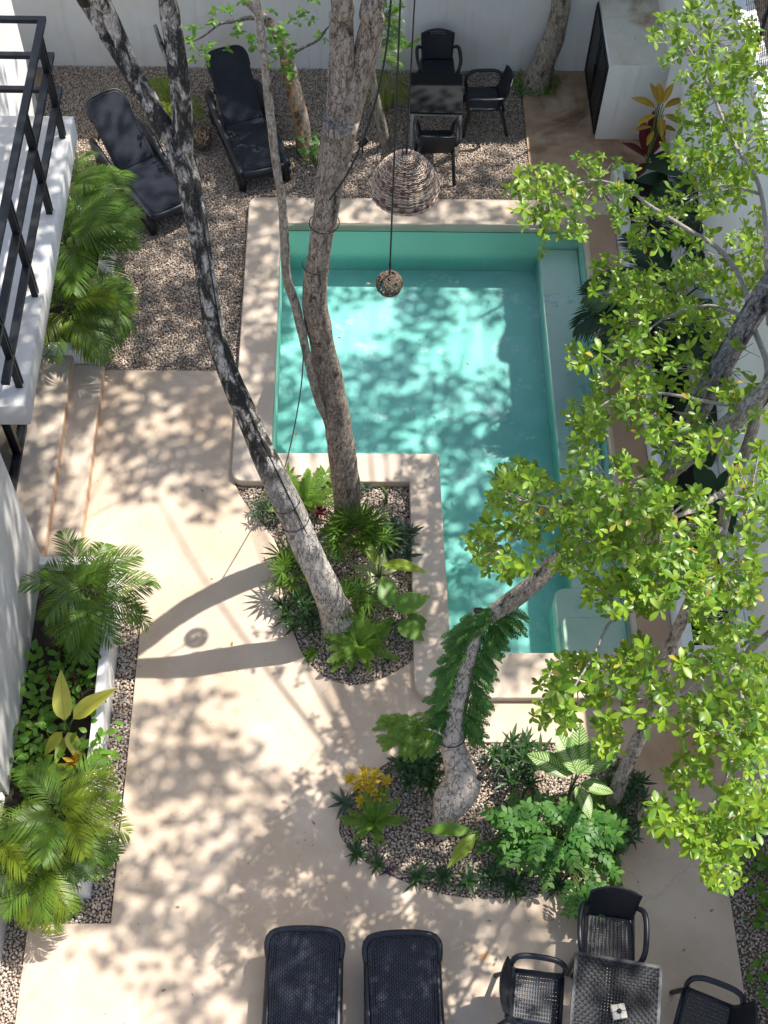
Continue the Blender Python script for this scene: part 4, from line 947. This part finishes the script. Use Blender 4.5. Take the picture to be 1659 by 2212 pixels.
leafy('dark broad leaves under the croton in the right planter', at(1450,420,SZ), [(L_dkbig,a,e,1.0,h,.06) for a,e,h in ((80,10,.2),(130,5,.25),(40,20,.3),(180,0,.2),(-30,30,.3),(100,35,.4),(10,10,.35))])
leafy('dark broad leaves in the middle of the right planter', at(1510,960,SZ), [(L_dkbig,a,e,1.0,h,.06) for a,e,h in ((80,10,.2),(130,5,.25),(40,20,.3),(180,0,.2),(-30,30,.3),(100,35,.4))])
leafy('dark broad leaves near the front of the right planter', at(1530,1110,SZ), [(L_dkbig,a,e,1.0,h,.06) for a,e,h in ((80,10,.2),(140,5,.25),(20,20,.3),(180,0,.2),(-40,30,.3),(-170,15,.4))])
# small plants on the back gravel
palm('small yellow palm seedling by the slim trunk at the back', at(838,232,0), 9, .46, F_palmy, .25, azs=[R_(a) for a in (-90,-60,-120,-30,60,90,120,180,20)], el=(10,50))
spray_shrub('small fresh green shrub at the base of the split trunk', at(686,352), [(Vector((U(-.17,.17),U(-.14,.14),U(.08,.34))), U(0,6.28), R_(U(-10,50))) for k in range(26)], F_shrub, .55)
palm('grassy young palm behind the white-barked trunk', at(372,262,0), 10, .55, F_palmy, .25, el=(20,70))
t_ = thing('ground_cover', 'ring of dark leafy ground cover around the trunk by the back wall', 'plant', at(1155,188))
for k in range(150):
    a = U(0,6.28); r = U(.12,.36); put('leaf', L_poth, t_, (r*math.cos(a),r*math.sin(a)*.8,U(0,.13)), U(0,6.28), R_(U(-10,60)), U(.5,.9), U(-.5,.5))
for i,(u,v,lb) in enumerate(((1628,1870,'green weed growing in the lower right gravel strip'),(1640,1960,'dark leafy weed against the right wall by the gravel'),(1648,2120,'yellow green weed at the right picture edge'))):
    vine_cluster(lb, at(u,v,.02), 26, .15, size=.9, name='weed')

# ------------------------------------------------------------------ trees
def px_r(p, w): return w/2*pr(p)[2]/F
def limb(name, parent, pts, mat, seed=0, n=14, rough=.10, ridge=.03, step=.07):
    """pts: (point, radius) pairs in world space; parent is a tree Empty."""
    o = parent.location; q = spline([(*(Vector(p)-o), r) for p, r in pts], step)
    m = MB(); m.tube([c[:3] for c in q], [max(.003, c[3]) for c in q], n, rough=rough, seed=seed, ridge=ridge)
    return m.build(name, mat, parent, True)
def tree(label, p, name='tree'): return thing(name, label, 'tree', p)
# leaning white-barked tree
A = [(737,1356,-.04,92),(728,1330,.2,72),(720,1310,.4,65),(700,1265,.88,62),(665,1190,1.38,60),(640,1130,1.76,60),(600,1045,2.28,58),(560,960,2.72,52),(525,880,3.12,48),(495,810,3.46,46),(465,720,3.86,43),(445,600,4.38,42),(425,480,4.86,46),(405,380,5.24,54),(385,318,5.46,58)]
TA = tree('leaning tree with white bark blackened higher up, rooted in the pool bed', at(735,1345), 'leaning_tree')
pa = [(at(u,v,z), px_r(at(u,v,z),w)) for u,v,z,w in A]
limb('trunk', TA, pa, MT['bark_white'], 1, 18)
bl = [(at(u,v,z), px_r(at(u,v,z),w)) for u,v,z,w in ((392,330,5.42,46),(335,245,5.74,44),(290,165,6.0,42),(245,95,6.2,38),(190,10,6.5,34),(150,-60,6.8,32))]
bl.append((bl[-1][0]+Vector((-.6,.3,1.6)), .04)); limb('branch', TA, bl, MT['bark_white'], 2, 14)
bl = [(at(u,v,z), px_r(at(u,v,z),w)) for u,v,z,w in ((292,170,6.0,34),(262,90,6.28,34),(225,10,6.6,36),(205,-50,6.85,32))]
bl.append((bl[-1][0]+Vector((-.2,.6,1.8)), .04)); limb('branch', TA, bl, MT['bark_white'], 3, 12)
bl = [(at(398,340,5.4), .07)]+[(atY(u,v,7.72), px_r(atY(u,v,7.72),w)) for u,v,w in ((394,270,44),(390,190,46),(378,100,44),(366,20,42),(358,-60,38))]
bl.append((bl[-1][0]+Vector((.1,.3,2.0)), .045)); limb('branch', TA, bl, MT['bark_white'], 4, 14); topA = bl[-1][0]
limb('branch', TA, [(atY(392,190,7.7),.03),(atY(350,100,7.7),.018),(atY(335,55,7.7),.012)], MT['bark_dark'], 5, 7)
def wrap(parent, c, axis, r, rad=.0045, turns=1.1, ph=0):
    """a cable loop round a trunk"""
    a = axis.normalized(); e1 = a.orthogonal().normalized(); e2 = a.cross(e1); o = parent.location
    m = MB(); m.tube([c-o+e1*(r*math.cos(ph+t*turns*2*math.pi/24))+e2*(r*math.sin(ph+t*turns*2*math.pi/24))+a*(.05*t/24) for t in range(25)], rad, 5)
    return m.build('cable', MT['black_rope'], parent, True)
axA = (pa[6][0]-pa[4][0]); wrap(TA, pa[5][0], axA, pa[5][1]*1.06); wrap(TA, (pa[5][0]+pa[6][0])/2, axA, pa[5][1]*1.03, .004, ph=2)
m = MB(); m.tube([p+Vector((r*.75,-r*.85,0))-TA.location for p, r in pa[5:14]], .006, 5); m.build('cable', MT['black_rope'], TA, True)
# tall brown forked tree
TB = tree('tall upright brown tree forking high above the pool, rooted beside the ledge', at(755,1130), 'forked_tree')
Bp = [(756,1144,-.04,90),(754,1122,.14,70),(752,1100,.4,60),(742,1000,1.34,60),(725,880,2.18,57),(700,760,3.06,54),(680,650,3.9,54),(690,540,4.54,48),(706,440,5.05,54),(722,340,5.5,66),(738,255,5.88,80)]
pb = [(at(u,v,z), px_r(at(u,v,z),w)) for u,v,z,w in Bp]; limb('trunk', TB, pb, MT['bark_brown'], 6, 18, .13, .05)
bl = [(at(733,285,5.75),.10)]+[(at(u,v,z), px_r(at(u,v,z),w)) for u,v,z,w in ((735,200,6.08,56),(738,110,6.45,54),(738,30,6.75,52),(735,-40,7.0,48))]; bl.append((bl[-1][0]+Vector((-.2,.5,1.8)),.06)); limb('branch', TB, bl, MT['bark_brown'], 7, 14, .1, .05); topB1 = bl[-1][0]
bl = [(at(742,285,5.72),.10)]+[(at(u,v,z), px_r(at(u,v,z),w)) for u,v,z,w in ((762,215,6.02,54),(785,130,6.35,54),(806,40,6.7,52),(822,-40,7.0,46))]; bl.append((bl[-1][0]+Vector((.8,.7,1.7)),.06)); limb('branch', TB, bl, MT['bark_brown'], 8, 14, .1, .05); topB2 = bl[-1][0]
bl = [(atY(u,v,Y), px_r(atY(u,v,Y),w)) for u,v,Y,w in ((702,900,7.62,16),(690,872,7.55,18),(675,820,7.5,18),(658,745,7.5,20),(640,665,7.5,20),(620,600,7.48,20),(615,520,7.48,20),(610,440,7.48,19),(600,375,7.48,18),(590,300,7.48,19),(580,215,7.48,19),(568,100,7.48,19),(553,0,7.48,18),(545,-60,7.48,17))]
limb('branch', TB, bl, MT['bark_grey'], 9, 9, .16, .04)
axB = pb[7][0]-pb[6][0]
wrap(TB, at(683,575,4.35), axB, .115); wrap(TB, at(700,485,4.85), axB, .12, ph=1)
m = MB(); m.tube([Vector(p)-TB.location for p in spline([at(712,400,5.3)+Vector((.0,-.16,0)),at(745,330,5.55)+Vector((.05,-.15,0)),at(770,210,6.05)+Vector((.12,-.14,0)),at(808,90,6.5)+Vector((.08,-.12,0)),at(828,-20,6.9)+Vector((.05,-.1,0))],.1)], .008, 5); m.build('cable', MT['black_rope'], TB, True)
m = MB(); m.tube([Vector(p)-TB.location for p in spline([atY(656,742,7.46),atY(652,820,7.4),atY(640,900,7.35),atY(622,985,7.45),at(608,1030,.12)],.1)], .007, 5); m.build('cable', MT['grey_cable'], TB, True)
# knotted pale tree in the oval bed
TC = tree('knotted pale trunk in the oval bed leaning to the right over the pool', at(958,1790), 'knotted_tree')
Cp = [(952,1800,-.03,40),(960,1768,.15,50),(976,1728,.36,78),(998,1692,.55,80),(988,1648,.83,60),(976,1598,1.12,56),(984,1525,1.5,52),(1000,1450,1.9,46),(1022,1375,2.3,42),(1045,1335,2.5,40),(1090,1308,2.65,38),(1150,1262,2.9,38),(1210,1205,3.15,38),(1330,1105,3.6,38),(1440,1020,4.0,40),(1490,980,4.2,42),(1556,930,4.5,42),(1640,858,4.9,42),(1730,775,5.3,42)]
pc = [(at(u,v,z), px_r(at(u,v,z),w)) for u,v,z,w in Cp]; limb('trunk', TC, pc[:9]+[(at(1037,1322,2.55), px_r(at(1037,1322,2.55),36))], MT['bark_pale'], 10, 18, .14, .05); limb('branch', TC, [(at(1026,1352,2.42),.06)]+pc[10:], MT['bark_grey'], 16, 14, .14, .05)
limb('branch', TC, [(at(985,1705,.5),.08),(at(1018,1690,.62),.06),(at(1032,1680,.68),.05)], MT['bark_pale'], 11, 12)
m = MB(); m.tube([at(1033,1679,.685)-TC.location,at(1034.5,1678,.69)-TC.location], [.042,.040], 12); m.build('cut_face', MT['rubber'], TC)
m = MB(); m.tube([at(1037.2,1321.5,2.551)-TC.location,at(1038,1319,2.56)-TC.location], [.06,.055], 12); m.build('cut_face', MT['rubber'], TC)
bl = [(at(u,v,z), px_r(at(u,v,z),w)) for u,v,z,w in ((1440,1020,4.0,36),(1495,905,4.25,46),(1533,835,4.5,50),(1571,767,4.75,50),(1625,678,5.1,52),(1700,570,5.5,50))]; limb('branch', TC, bl, MT['bark_dark'], 13, 14, .14, .05)
for k in range(26):                                                    # dead spiky twigs on the dark limb
    i = random.randrange(1,5); c = bl[i][0]+(bl[i-1][0]-bl[i][0])*U(0,1); d = Vector((U(-1,1),U(-1,1),U(-.3,.8))).normalized()
    m = MB(); m.tube([c-TC.location, c+d*U(.15,.3)-TC.location], [.006,.002], 4); m.build('twig', MT['bark_dark'], TC)
for i in (5,): wrap(TC, pc[i][0], pc[i+1][0]-pc[i-1][0], pc[i][1]*1.06, .005)
for k in range(260):                                                   # feathery leaves hanging along the trunk
    t = U(0,1); i = 5.2+t*4.6; a, b = pc[int(i)], pc[int(i)+1]; c = a[0].lerp(b[0], i-int(i)); r = a[1]
    s = random.choice((-1,1)); off = Vector((s*U(.35,1.15)*r, U(-1.0,.2)*r, U(-.2,.7)*r))
    put('leaf_spray', random.choice(F_fined), TC, c+off-TC.location, R_(-s*U(95,150)), R_(U(-35,10)), U(.75,1.15), U(-.4,.4))
for k in range(60):
    c = at(900+U(-50,40), 1570+U(-30,40), 1.55+U(-.2,.2)); put('leaf_spray', random.choice(F_fine), TC, c-TC.location, R_(U(60,190)), R_(U(-30,20)), U(.7,1.05), U(-.4,.4))
limb('branch', TC, [(at(978,1600,1.12),.018),(at(940,1580,1.45),.012),(at(880,1565,1.6),.006)], MT['bark_twig'], 14, 6)
# slim tree carrying the bright crown
TD = tree('slim tree at the right with a bright green crown of leaf rosettes', at(1322,1745), 'leafy_tree')
Dp = [(1318,1752,-.03,34),(1345,1672,.45,32),(1382,1590,.95,30),(1406,1520,1.35,30),(1432,1440,1.8,30),(1447,1395,2.05,30),(1478,1330,2.45,28),(1520,1240,3.0,28),(1560,1135,3.6,27),(1577,1052,4.0,26),(1613,968,4.35,26),(1640,880,4.7,24),(1662,812,4.95,22)]
pd = [(at(u,v,z), px_r(at(u,v,z),w)) for u,v,z,w in Dp]; limb('trunk', TD, pd, MT['bark_grey'], 15, 12, .12, .03)
def br(pts, mat='bark_twig', seed=20): return limb('branch', TD, [(at(u,v,z), px_r(at(u,v,z),w)) for u,v,z,w in pts], MT[mat], seed, 7, .1, 0)
br([(1662,812,4.95,22),(1656,777,4.97,14),(1622,689,4.98,13),(1608,620,4.95,12),(1560,545,4.9,11),(1480,492,4.8,10),(1400,442,4.7,8),(1353,408,4.65,6),(1280,390,4.6,5),(1180,420,4.55,4)], seed=21)
br([(1406,1520,1.35,26),(1460,1520,2.0,24),(1541,1460,2.7,22),(1600,1420,3.2,18),(1670,1360,3.7,14)], seed=22)
br([(1577,1052,4.0,16),(1500,1100,4.4,12),(1420,1120,4.6,9),(1300,1100,4.6,7),(1150,1090,4.5,5),(1060,1040,4.5,3)], seed=23)
br([(1560,1135,3.6,14),(1450,1260,4.2,10),(1330,1330,4.3,8),(1280,1420,4.2,6),(1230,1500,4.2,4)], seed=24)
br([(1640,880,4.7,12),(1540,870,4.7,9),(1430,850,4.6,7),(1330,860,4.5,5),(1270,900,4.4,3)], seed=25)
br([(1622,689,4.98,9),(1530,660,4.8,7),(1430,690,4.65,5),(1380,740,4.6,4)], seed=26)
br([(1600,1420,3.2,12),(1600,1560,3.9,8),(1560,1700,4.1,6),(1500,1780,4.1,4),(1430,1760,4.1,3)], seed=27)
br([(1662,700,5.2,14),(1645,420,5.1,10),(1580,300,5.0,8),(1530,180,5.1,6),(1480,90,5.2,4)], seed=28)
br([(1645,420,5.1,8),(1560,400,4.9,6),(1480,440,4.8,4)], seed=29)
blobs = [(1180,420,85,65,30,4.6),(1290,400,90,65,28,4.6),(1410,485,85,50,22,4.6),(1200,500,70,50,12,4.5),(1520,90,120,95,64,5.2),(1610,180,50,80,22,5.1),(1530,235,75,55,24,5.0),(1600,330,75,90,36,4.9),(1530,400,90,65,30,4.8),(1450,615,120,60,34,4.7),(1560,560,90,75,26,4.7),(1400,700,105,70,30,4.6),(1350,800,90,65,24,4.5),(1430,885,100,65,26,4.6),(1275,880,45,70,16,4.4),(1265,950,45,50,10,4.4),(1120,1025,60,30,13,4.5),(1165,1090,110,65,38,4.6),(1330,1060,120,75,48,4.7),(1430,1130,120,85,52,4.7),(1300,1190,110,70,44,4.6),(1090,1180,80,65,28,4.4),(1450,1260,115,70,44,4.6),(1560,1235,85,80,32,4.6),(1622,1080,50,130,22,4.8),(1245,1475,85,55,28,4.2),(1195,1540,45,40,10,4.2),(1370,1420,55,55,13,4.2),(1400,1505,55,65,15,4.2),(1305,1590,40,45,9,4.1),(1540,1420,60,55,13,4.3),(1585,1560,85,80,30,4.3),(1490,1440,28,28,4,4.3),(1622,1680,55,95,24,4.3),(1450,1765,60,40,15,4.1),(1545,1800,90,48,28,4.1),(1565,1880,55,38,14,4.0),(1570,1330,75,45,20,4.5),(1640,540,40,90,14,4.8),(1560,690,70,70,20,4.7),(1520,800,80,60,20,4.6),(1500,960,80,50,18,4.6),(1600,880,50,60,12,4.8),(1600,1420,60,60,16,4.4),(1640,1530,30,70,12,4.4),(1510,1560,50,50,12,4.2),(1490,1660,60,40,10,4.1),(1600,1760,60,50,18,4.2),(1330,600,60,50,12,4.5),(1250,780,30,30,5,4.4),(1500,330,60,40,12,4.9),(1340,1290,80,50,20,4.5)]
L_cr = [wm_(leaf_mesh('leaf', .097, .040, dr, .22, 5, .66, 1.15, tip=.6), MT['leaf_light']) for dr in (.2,.45)]
lv0 = [tuple(v.co) for v in L_cr[0].vertices]; lf0 = [tuple(p.vertices) for p in L_cr[0].polygons]; lv1 = [tuple(v.co) for v in L_cr[1].vertices]
mass = MB(); twigs = MB(); cand = []
LV = [np.array(lv0), np.array(lv1)]
for (u,v,ru,rv,n_,z0) in blobs:
    cb = at(u, v, z0-.25)
    for k in range(int(n_*1.95)):
        a = U(0,6.28); r = math.sqrt(U(0,1)); c = at(u+ru*r*math.cos(a), v+rv*r*math.sin(a), z0+U(-.85,.35))
        tilt = Matrix.Rotation(R_(U(0,45)),4,Vector((U(-1,1),U(-1,1),0)).normalized()); ax = tilt @ Vector((0,0,1))
        if random.random() < .55: twigs.tube([cb.lerp(c,.35)-TD.location, c-ax*.03-TD.location], [.005,.003], 4, cap=False)
        nl = random.choice((5,6,6,7,8)); s0 = U(.6,1.2)
        for j in range(nl):
            e = R_(U(-12,40) if j < 5 else U(35,70)); mt = Matrix.Translation(c-TD.location) @ tilt @ orient(j*2.39996+U(-.3,.3), e, U(-.4,.4)) @ Matrix.Scale(s0*U(.75,1.12)*(1 if j<5 else .7),4)
            cand.append((c.z+U(-.2,.2), mt, random.randrange(2)))
cand.sort(key=lambda q: -q[0]); sel = set(random.sample(range(min(len(cand),3000)), 300))
for i, (_, mt, w_) in enumerate(cand):
    if i in sel: o = bpy.data.objects.new('leaf', L_cr[w_]); COL.objects.link(o); o.parent = TD; o.matrix_local = mt
    else:
        A4 = np.array(mt); mass.add((LV[w_] @ A4[:3,:3].T + A4[:3,3]).tolist(), lf0)
tag(mass.build('crown', MT['leaf_light_mass'], TD, True), kind='stuff')
tag(twigs.build('twigs', MT['bark_twig'], TD), kind='stuff')
# split trunk at the back with small leaves
TE = tree('short split brown trunk with small leaves near the loungers', at(658,336), 'split_tree')
pe = [(atY(u,v,13.62+.1*k), px_r(atY(u,v,13.62),w)) for k,(u,v,w) in enumerate(((660,340,40),(655,300,36),(645,240,34),(634,192,32),(618,120,30),(598,70,26),(570,38,20),(530,0,14),(500,-40,10)))]
limb('trunk', TE, pe, MT['bark_brown'], 30, 12, .14, .08)
limb('dead_wood', TE, [(p+Vector((-.02,-.06,0)), r*.72) for p, r in pe[0:5]], MT['wood_split'], 31, 8, .2, .15)
limb('branch', TE, [(atY(u,v,13.9), r) for u,v,r in ((575,40,.04),(540,38,.03),(500,47,.022),(474,52,.018),(440,78,.012),(404,95,.008))], MT['bark_dark'], 32, 6)
limb('branch', TE, [(atY(u,v,13.8), r) for u,v,r in ((634,112,.03),(660,100,.02),(690,85,.016),(704,64,.012),(725,45,.008))], MT['bark_dark'], 33, 6)
L_sm = wm_(leaf_mesh('leaf', .095, .05, .3, .2, 4, .55, .8), MT['leaf_bright'])
def sprig(parent, u, v, ru, rv, n_, Y, me=L_sm, sc=1):
    for k in range(n_):
        c = atY(u+U(-1,1)*ru, v+U(-1,1)*rv, Y+U(-.25,.25))
        for j in range(random.choice((3,4,5))): put('leaf', me, parent, c-parent.location, j*1.5+U(0,1), R_(U(-30,40)), sc*U(.7,1.15), U(-.5,.5))
for q in ((430,75,35,40,9),(425,110,20,25,5),(470,115,25,20,4),(520,70,22,30,6),(500,15,50,15,7),(615,60,35,40,14),(610,120,28,30,10),(655,30,30,25,6),(560,100,20,30,5),(635,160,20,25,6),(700,10,40,15,4),(690,85,12,12,2)): sprig(TE, *q, 13.75)
# slim trunk beside the far table
TF_ = tree('slim bare trunk with a few leaves left of the far table', at(833,322), 'slim_tree')
pf = [(atY(u,v,13.75), px_r(atY(u,v,13.75),w)) for u,v,w in ((835,330,26),(826,280,22),(816,240,22),(802,168,20),(800,96,18),(814,48,16),(832,-10,14),(840,-60,12))]
limb('trunk', TF_, pf, MT['bark_grey'], 34, 10, .12, .05)
for q in ((850,70,22,35,8),(880,95,20,18,4),(850,20,25,15,4)): sprig(TF_, *q, 13.6)
for k in range(9): put('frond', random.choice(F_palm), TF_, atY(812+U(-6,6),95+U(-50,40),13.6)-TF_.location, R_(U(-130,-40)), R_(U(-10,45)), .42)
# trunk against the back wall
TG = tree('thick grey trunk rising against the back wall left of the patio', at(1158,186), 'wall_tree')
pg = [(atY(u,v,14.98), px_r(atY(u,v,14.98),w)) for u,v,w in ((1152,192,66),(1162,165,54),(1180,120,48),(1196,80,44),(1206,40,42),(1212,0,42),(1214,-60,38))]
limb('trunk', TG, pg, MT['bark_grey'], 35, 14, .12, .05)

# ------------------------------------------------------------------ unseen leaf clusters above the frame, added and shaped to shade the courtyard
def shade_density(u, v):
    d = 0.0
    for cu, cv, rr_, w in SHADE: d += w*math.exp(-((u-cu)**2+(v-cv)**2)/(rr_*rr_))
    return d
SHADE = [(400,880,150,1.0),(300,760,120,.6),(250,900,110,.8),(150,880,90,.9),(560,650,150,.8),(420,600,160,.6),(420,350,140,.6),(560,900,80,.8),(790,670,50,1.2),(930,710,70,1.2),(1020,690,40,.8),(850,800,90,.8),(770,900,80,.9),(1000,900,130,1.0),(1000,1050,120,1.0),(700,620,60,.3),(700,440,80,.5),(900,440,80,.3),
 (400,1540,90,.45),(350,1700,100,.7),(650,1780,110,.8),(470,1880,140,1.0),(560,2060,160,1.0),(850,1990,160,1.0),(300,2010,90,.8),(760,2150,150,1.0),(1050,2050,150,.9),(930,1520,120,.6),(160,700,90,.5),(100,400,100,.6),(50,1400,90,.5),(60,1600,80,.5),(90,1850,90,.35),
 (-80,1000,150,1.2),(-60,840,150,1.2),(-140,1250,140,.8),(-120,1080,160,.9),(-100,880,160,.9),(-60,700,130,.8),(-170,1320,180,.8),(-200,1600,200,.8),(1000,1120,110,1.2),(1030,1260,100,1.2),(1060,1160,130,1.3),(1110,1310,120,1.3),(1150,1000,120,1.2),(1080,800,90,.9),(60,600,120,.7),(40,1200,120,.7),(40,1450,120,.6),(700,1960,140,.9),(420,2000,120,.8),(850,1800,80,.5),(1060,1480,60,.6),(1200,2150,120,.6),(720,800,80,.6),(850,900,90,.7),(1000,700,60,.7),(640,900,60,.4),(900,640,40,.3),(240,1240,70,.3),(520,1700,90,.6),(300,1600,70,.5),(640,1900,100,.8),(950,1700,70,.5),(750,440,90,.9),(930,445,100,.9),(1060,440,80,.8),(620,440,60,.5),(400,1250,50,.25),(330,1060,60,.3),(480,1060,50,.3),(430,2120,110,.5),(980,1060,60,.8),(990,1180,60,.8),(1000,1300,60,.8),(230,1950,60,.5),(600,1590,85,-1.6),(140,2130,60,-2),(430,2120,30,-1.0),(290,1830,55,-1.2),(480,1320,130,-1.5),(250,1150,140,-.6),(130,1130,60,-1),(690,1010,120,-1.2),(870,655,60,-.7),(850,580,80,-.3),(880,1100,60,-.6)]
def in_view(p, mg=25):
    u, v, d = pr(p); return d > 0 and -mg < u < 1659+mg and -mg < v < 2212+mg
shadeB = MB(); shadeC = MB(); nB = nC = 0
LQ = np.array([(-.03,0,0),(0,-.008,-.0),(.03,0,0),(.034,.07,.006),(.0,.14,-.02),(-.034,.07,.006)]); LQf = [(0,1,2,3,4,5)]
random.seed(21)
centB = []
for gx in np.arange(-6.8, 3.0, .42):
    for gy in np.arange(1.6, 14.2, .42):
        G = Vector((gx+U(-.2,.2), gy+U(-.2,.2), 0)); u, v, d = pr(G)
        if random.random() > shade_density(u, v)*1.6: continue
        for z in (U(9.5,11.5), U(11.5,12.5), U(12.5,13.5)):
            c = G+Vector((SA*z, SB*z, z))  # cluster set along the sun's direction above the spot to be shaded
            if not in_view(c): break
        else: continue
        low = G+Vector((SA*4.6, SB*4.6, 4.6)); lu, lv_, _ = pr(low)
        if 1080 < lu < 1700 and -40 < lv_ < 1950 and random.random() > (.9 if lu < 1300 and v > 1600 else .6 if 940 < u < 1250 and 970 < v < 1430 else .75 if 590 < u < 1090 and 600 < v < 975 else .2): continue  # thins added clusters that would shade the visible right-hand crown
        tgt = shadeB if (c.x < 2.6) else shadeC
        centB.append((c, tgt is shadeB)); o_ = (TB if tgt is shadeB else TC).location
        for j in range(40):
            p = c-o_+Vector((random.gauss(0,.19),random.gauss(0,.19),random.gauss(0,.15)))
            A4 = np.array(Matrix.Translation(p) @ orient(U(0,6.28), R_(U(-40,40)), U(-.6,.6)) @ Matrix.Scale(U(.8,1.25),4))
            tgt.add((LQ @ A4[:3,:3].T + A4[:3,3]).tolist(), LQf)
for (tgt, T_, tops) in ((shadeB, TB, [topB1, topB2]), (shadeC, TC, [pc[-1][0]])):
    if not tgt.v: continue
    tag(tgt.build('crown', MT['leaf_mid'], T_), kind='stuff')  # added leaf clusters, hung on the visible trees to cast the dappled shade
    cs = [c for c, isb in centB if isb == (tgt is shadeB)]; tw = MB()
    for c in cs[::6]:
        t0 = min(tops, key=lambda q: (q-c).length); md = t0.lerp(c,.5)+Vector((U(-.2,.2),U(-.2,.2),U(.1,.4)))
        if in_view(md, 5) or in_view(t0.lerp(md,.5), 0) or in_view(md.lerp(c,.5), 5): continue
        q = spline([(*(t0-T_.location),.03),(*(md-T_.location),.018),(*(c-T_.location),.006)], .3); tw.tube([x[:3] for x in q], [max(.004,x[3]) for x in q], 5)
    tag(tw.build('shade_branches', MT['bark_grey'], T_), kind='stuff')  # branches leading up to the added shade clusters

# ------------------------------------------------------------------ chain-link fence and neighbour's growth on the side wall
fen = thing('chain_link_fence', 'black chain-link fence on top of the right wall', 'fence', (4.235,12,3.5))
for y in (9.6,11.4,13.2,15.0):
    m = MB(); m.tube([(0,y-12,-.05),(0,y-12,.9)], .02, 7); m.build('post', MT['black_steel'], fen)
m = MB()
for k in range(-6,60):
    for s in (-1,1):
        y0 = 9.6+k*.1; y1 = y0+s*.85
        if 9.6 <= min(y0,y1) and max(y0,y1) <= 15.1: m.tube([(.004*s,y0-12,.02),(.004*s,y1-12,.87)], .0035, 4, cap=False)
tag(m.build('wire_mesh', MT['black_steel'], fen), kind='stuff')
nb = thing('neighbour_tree', 'dark trunk beyond the wire fence at the top right corner', 'tree', (5.0,13.4,-.05))
m = MB(); m.tube(spline([(0,0,0),(-.05,0,2),(-.12,-.2,3.6),(-.1,-.4,4.6),(.1,-.5,5.2)],.15), [.28]*60, 14, rough=.12, seed=40, ridge=.06); m.build('trunk', MT['bark_dark'], nb, True)
m = MB()
for k in range(900):
    c = Vector((U(-.5,1.6),U(-3.2,1.6),U(3.0,5.2))); A4 = np.array(Matrix.Translation(c) @ orient(U(0,6.28), R_(U(-40,40)), U(-.6,.6)) @ Matrix.Scale(U(.9,1.4),4)); 
    if c.x > .0: m.add((LQ @ A4[:3,:3].T + A4[:3,3]).tolist(), LQf)
tag(m.build('crown', MT['leaf_mid'], nb), kind='stuff')
# ------------------------------------------------------------------ fallen leaves on deck, water and patio
m = MB()
for u,v,z in ((905,735,-.05),(792,612,-.05),(985,610,-.05),(1050,970,-.05),(1012,788,-.05),(455,1250,.003),(680,1780,.003),(1375,1760,.003),(1540,1965,.003),(1330,2000,.003),(1060,1990,.003),(1070,2080,.003),(500,1395,.003),(640,935,.1),(1190,1990,.003),(1480,2050,.003),(1020,1580,.003),(1014,1516,.003),(350,2140,.003),(900,1700,.003),(1420,160,.0),(440,1060,.003),(380,1960,.003)):
    p = at(u,v,z); A4 = np.array(Matrix.Translation(p) @ orient(U(0,6.28), R_(U(-4,10)), U(-.2,.2)) @ Matrix.Scale(U(.22,.42),4)); m.add((LQ @ A4[:3,:3].T + A4[:3,3]).tolist(), LQf)
for k in range(60):
    p = at(*random.choice(((U(250,1200),U(1750,2200)),(U(600,1200),U(600,960)),(U(1240,1560),U(1700,2200)),(U(1330,1420),U(20,130)))), 0)
    if in_poly(p.x,p.y,POOL): p.z = -.051
    elif p.y > 13.9 and p.x > 3.3: p.z = 1.24
    else: p.z = .003
    if p.z == 1.24: p = at(*pr(p)[:2], 1.2405)
    A4 = np.array(Matrix.Translation(p) @ orient(U(0,6.28), 0, 0) @ Matrix.Scale(U(.08,.16),4)); m.add((LQ @ A4[:3,:3].T + A4[:3,3]).tolist(), LQf)
tag(m.build('leaf_litter', MT['leaf_dry']), 'scattered small brown fallen leaves on terrace and water', 'leaves', kind='stuff')
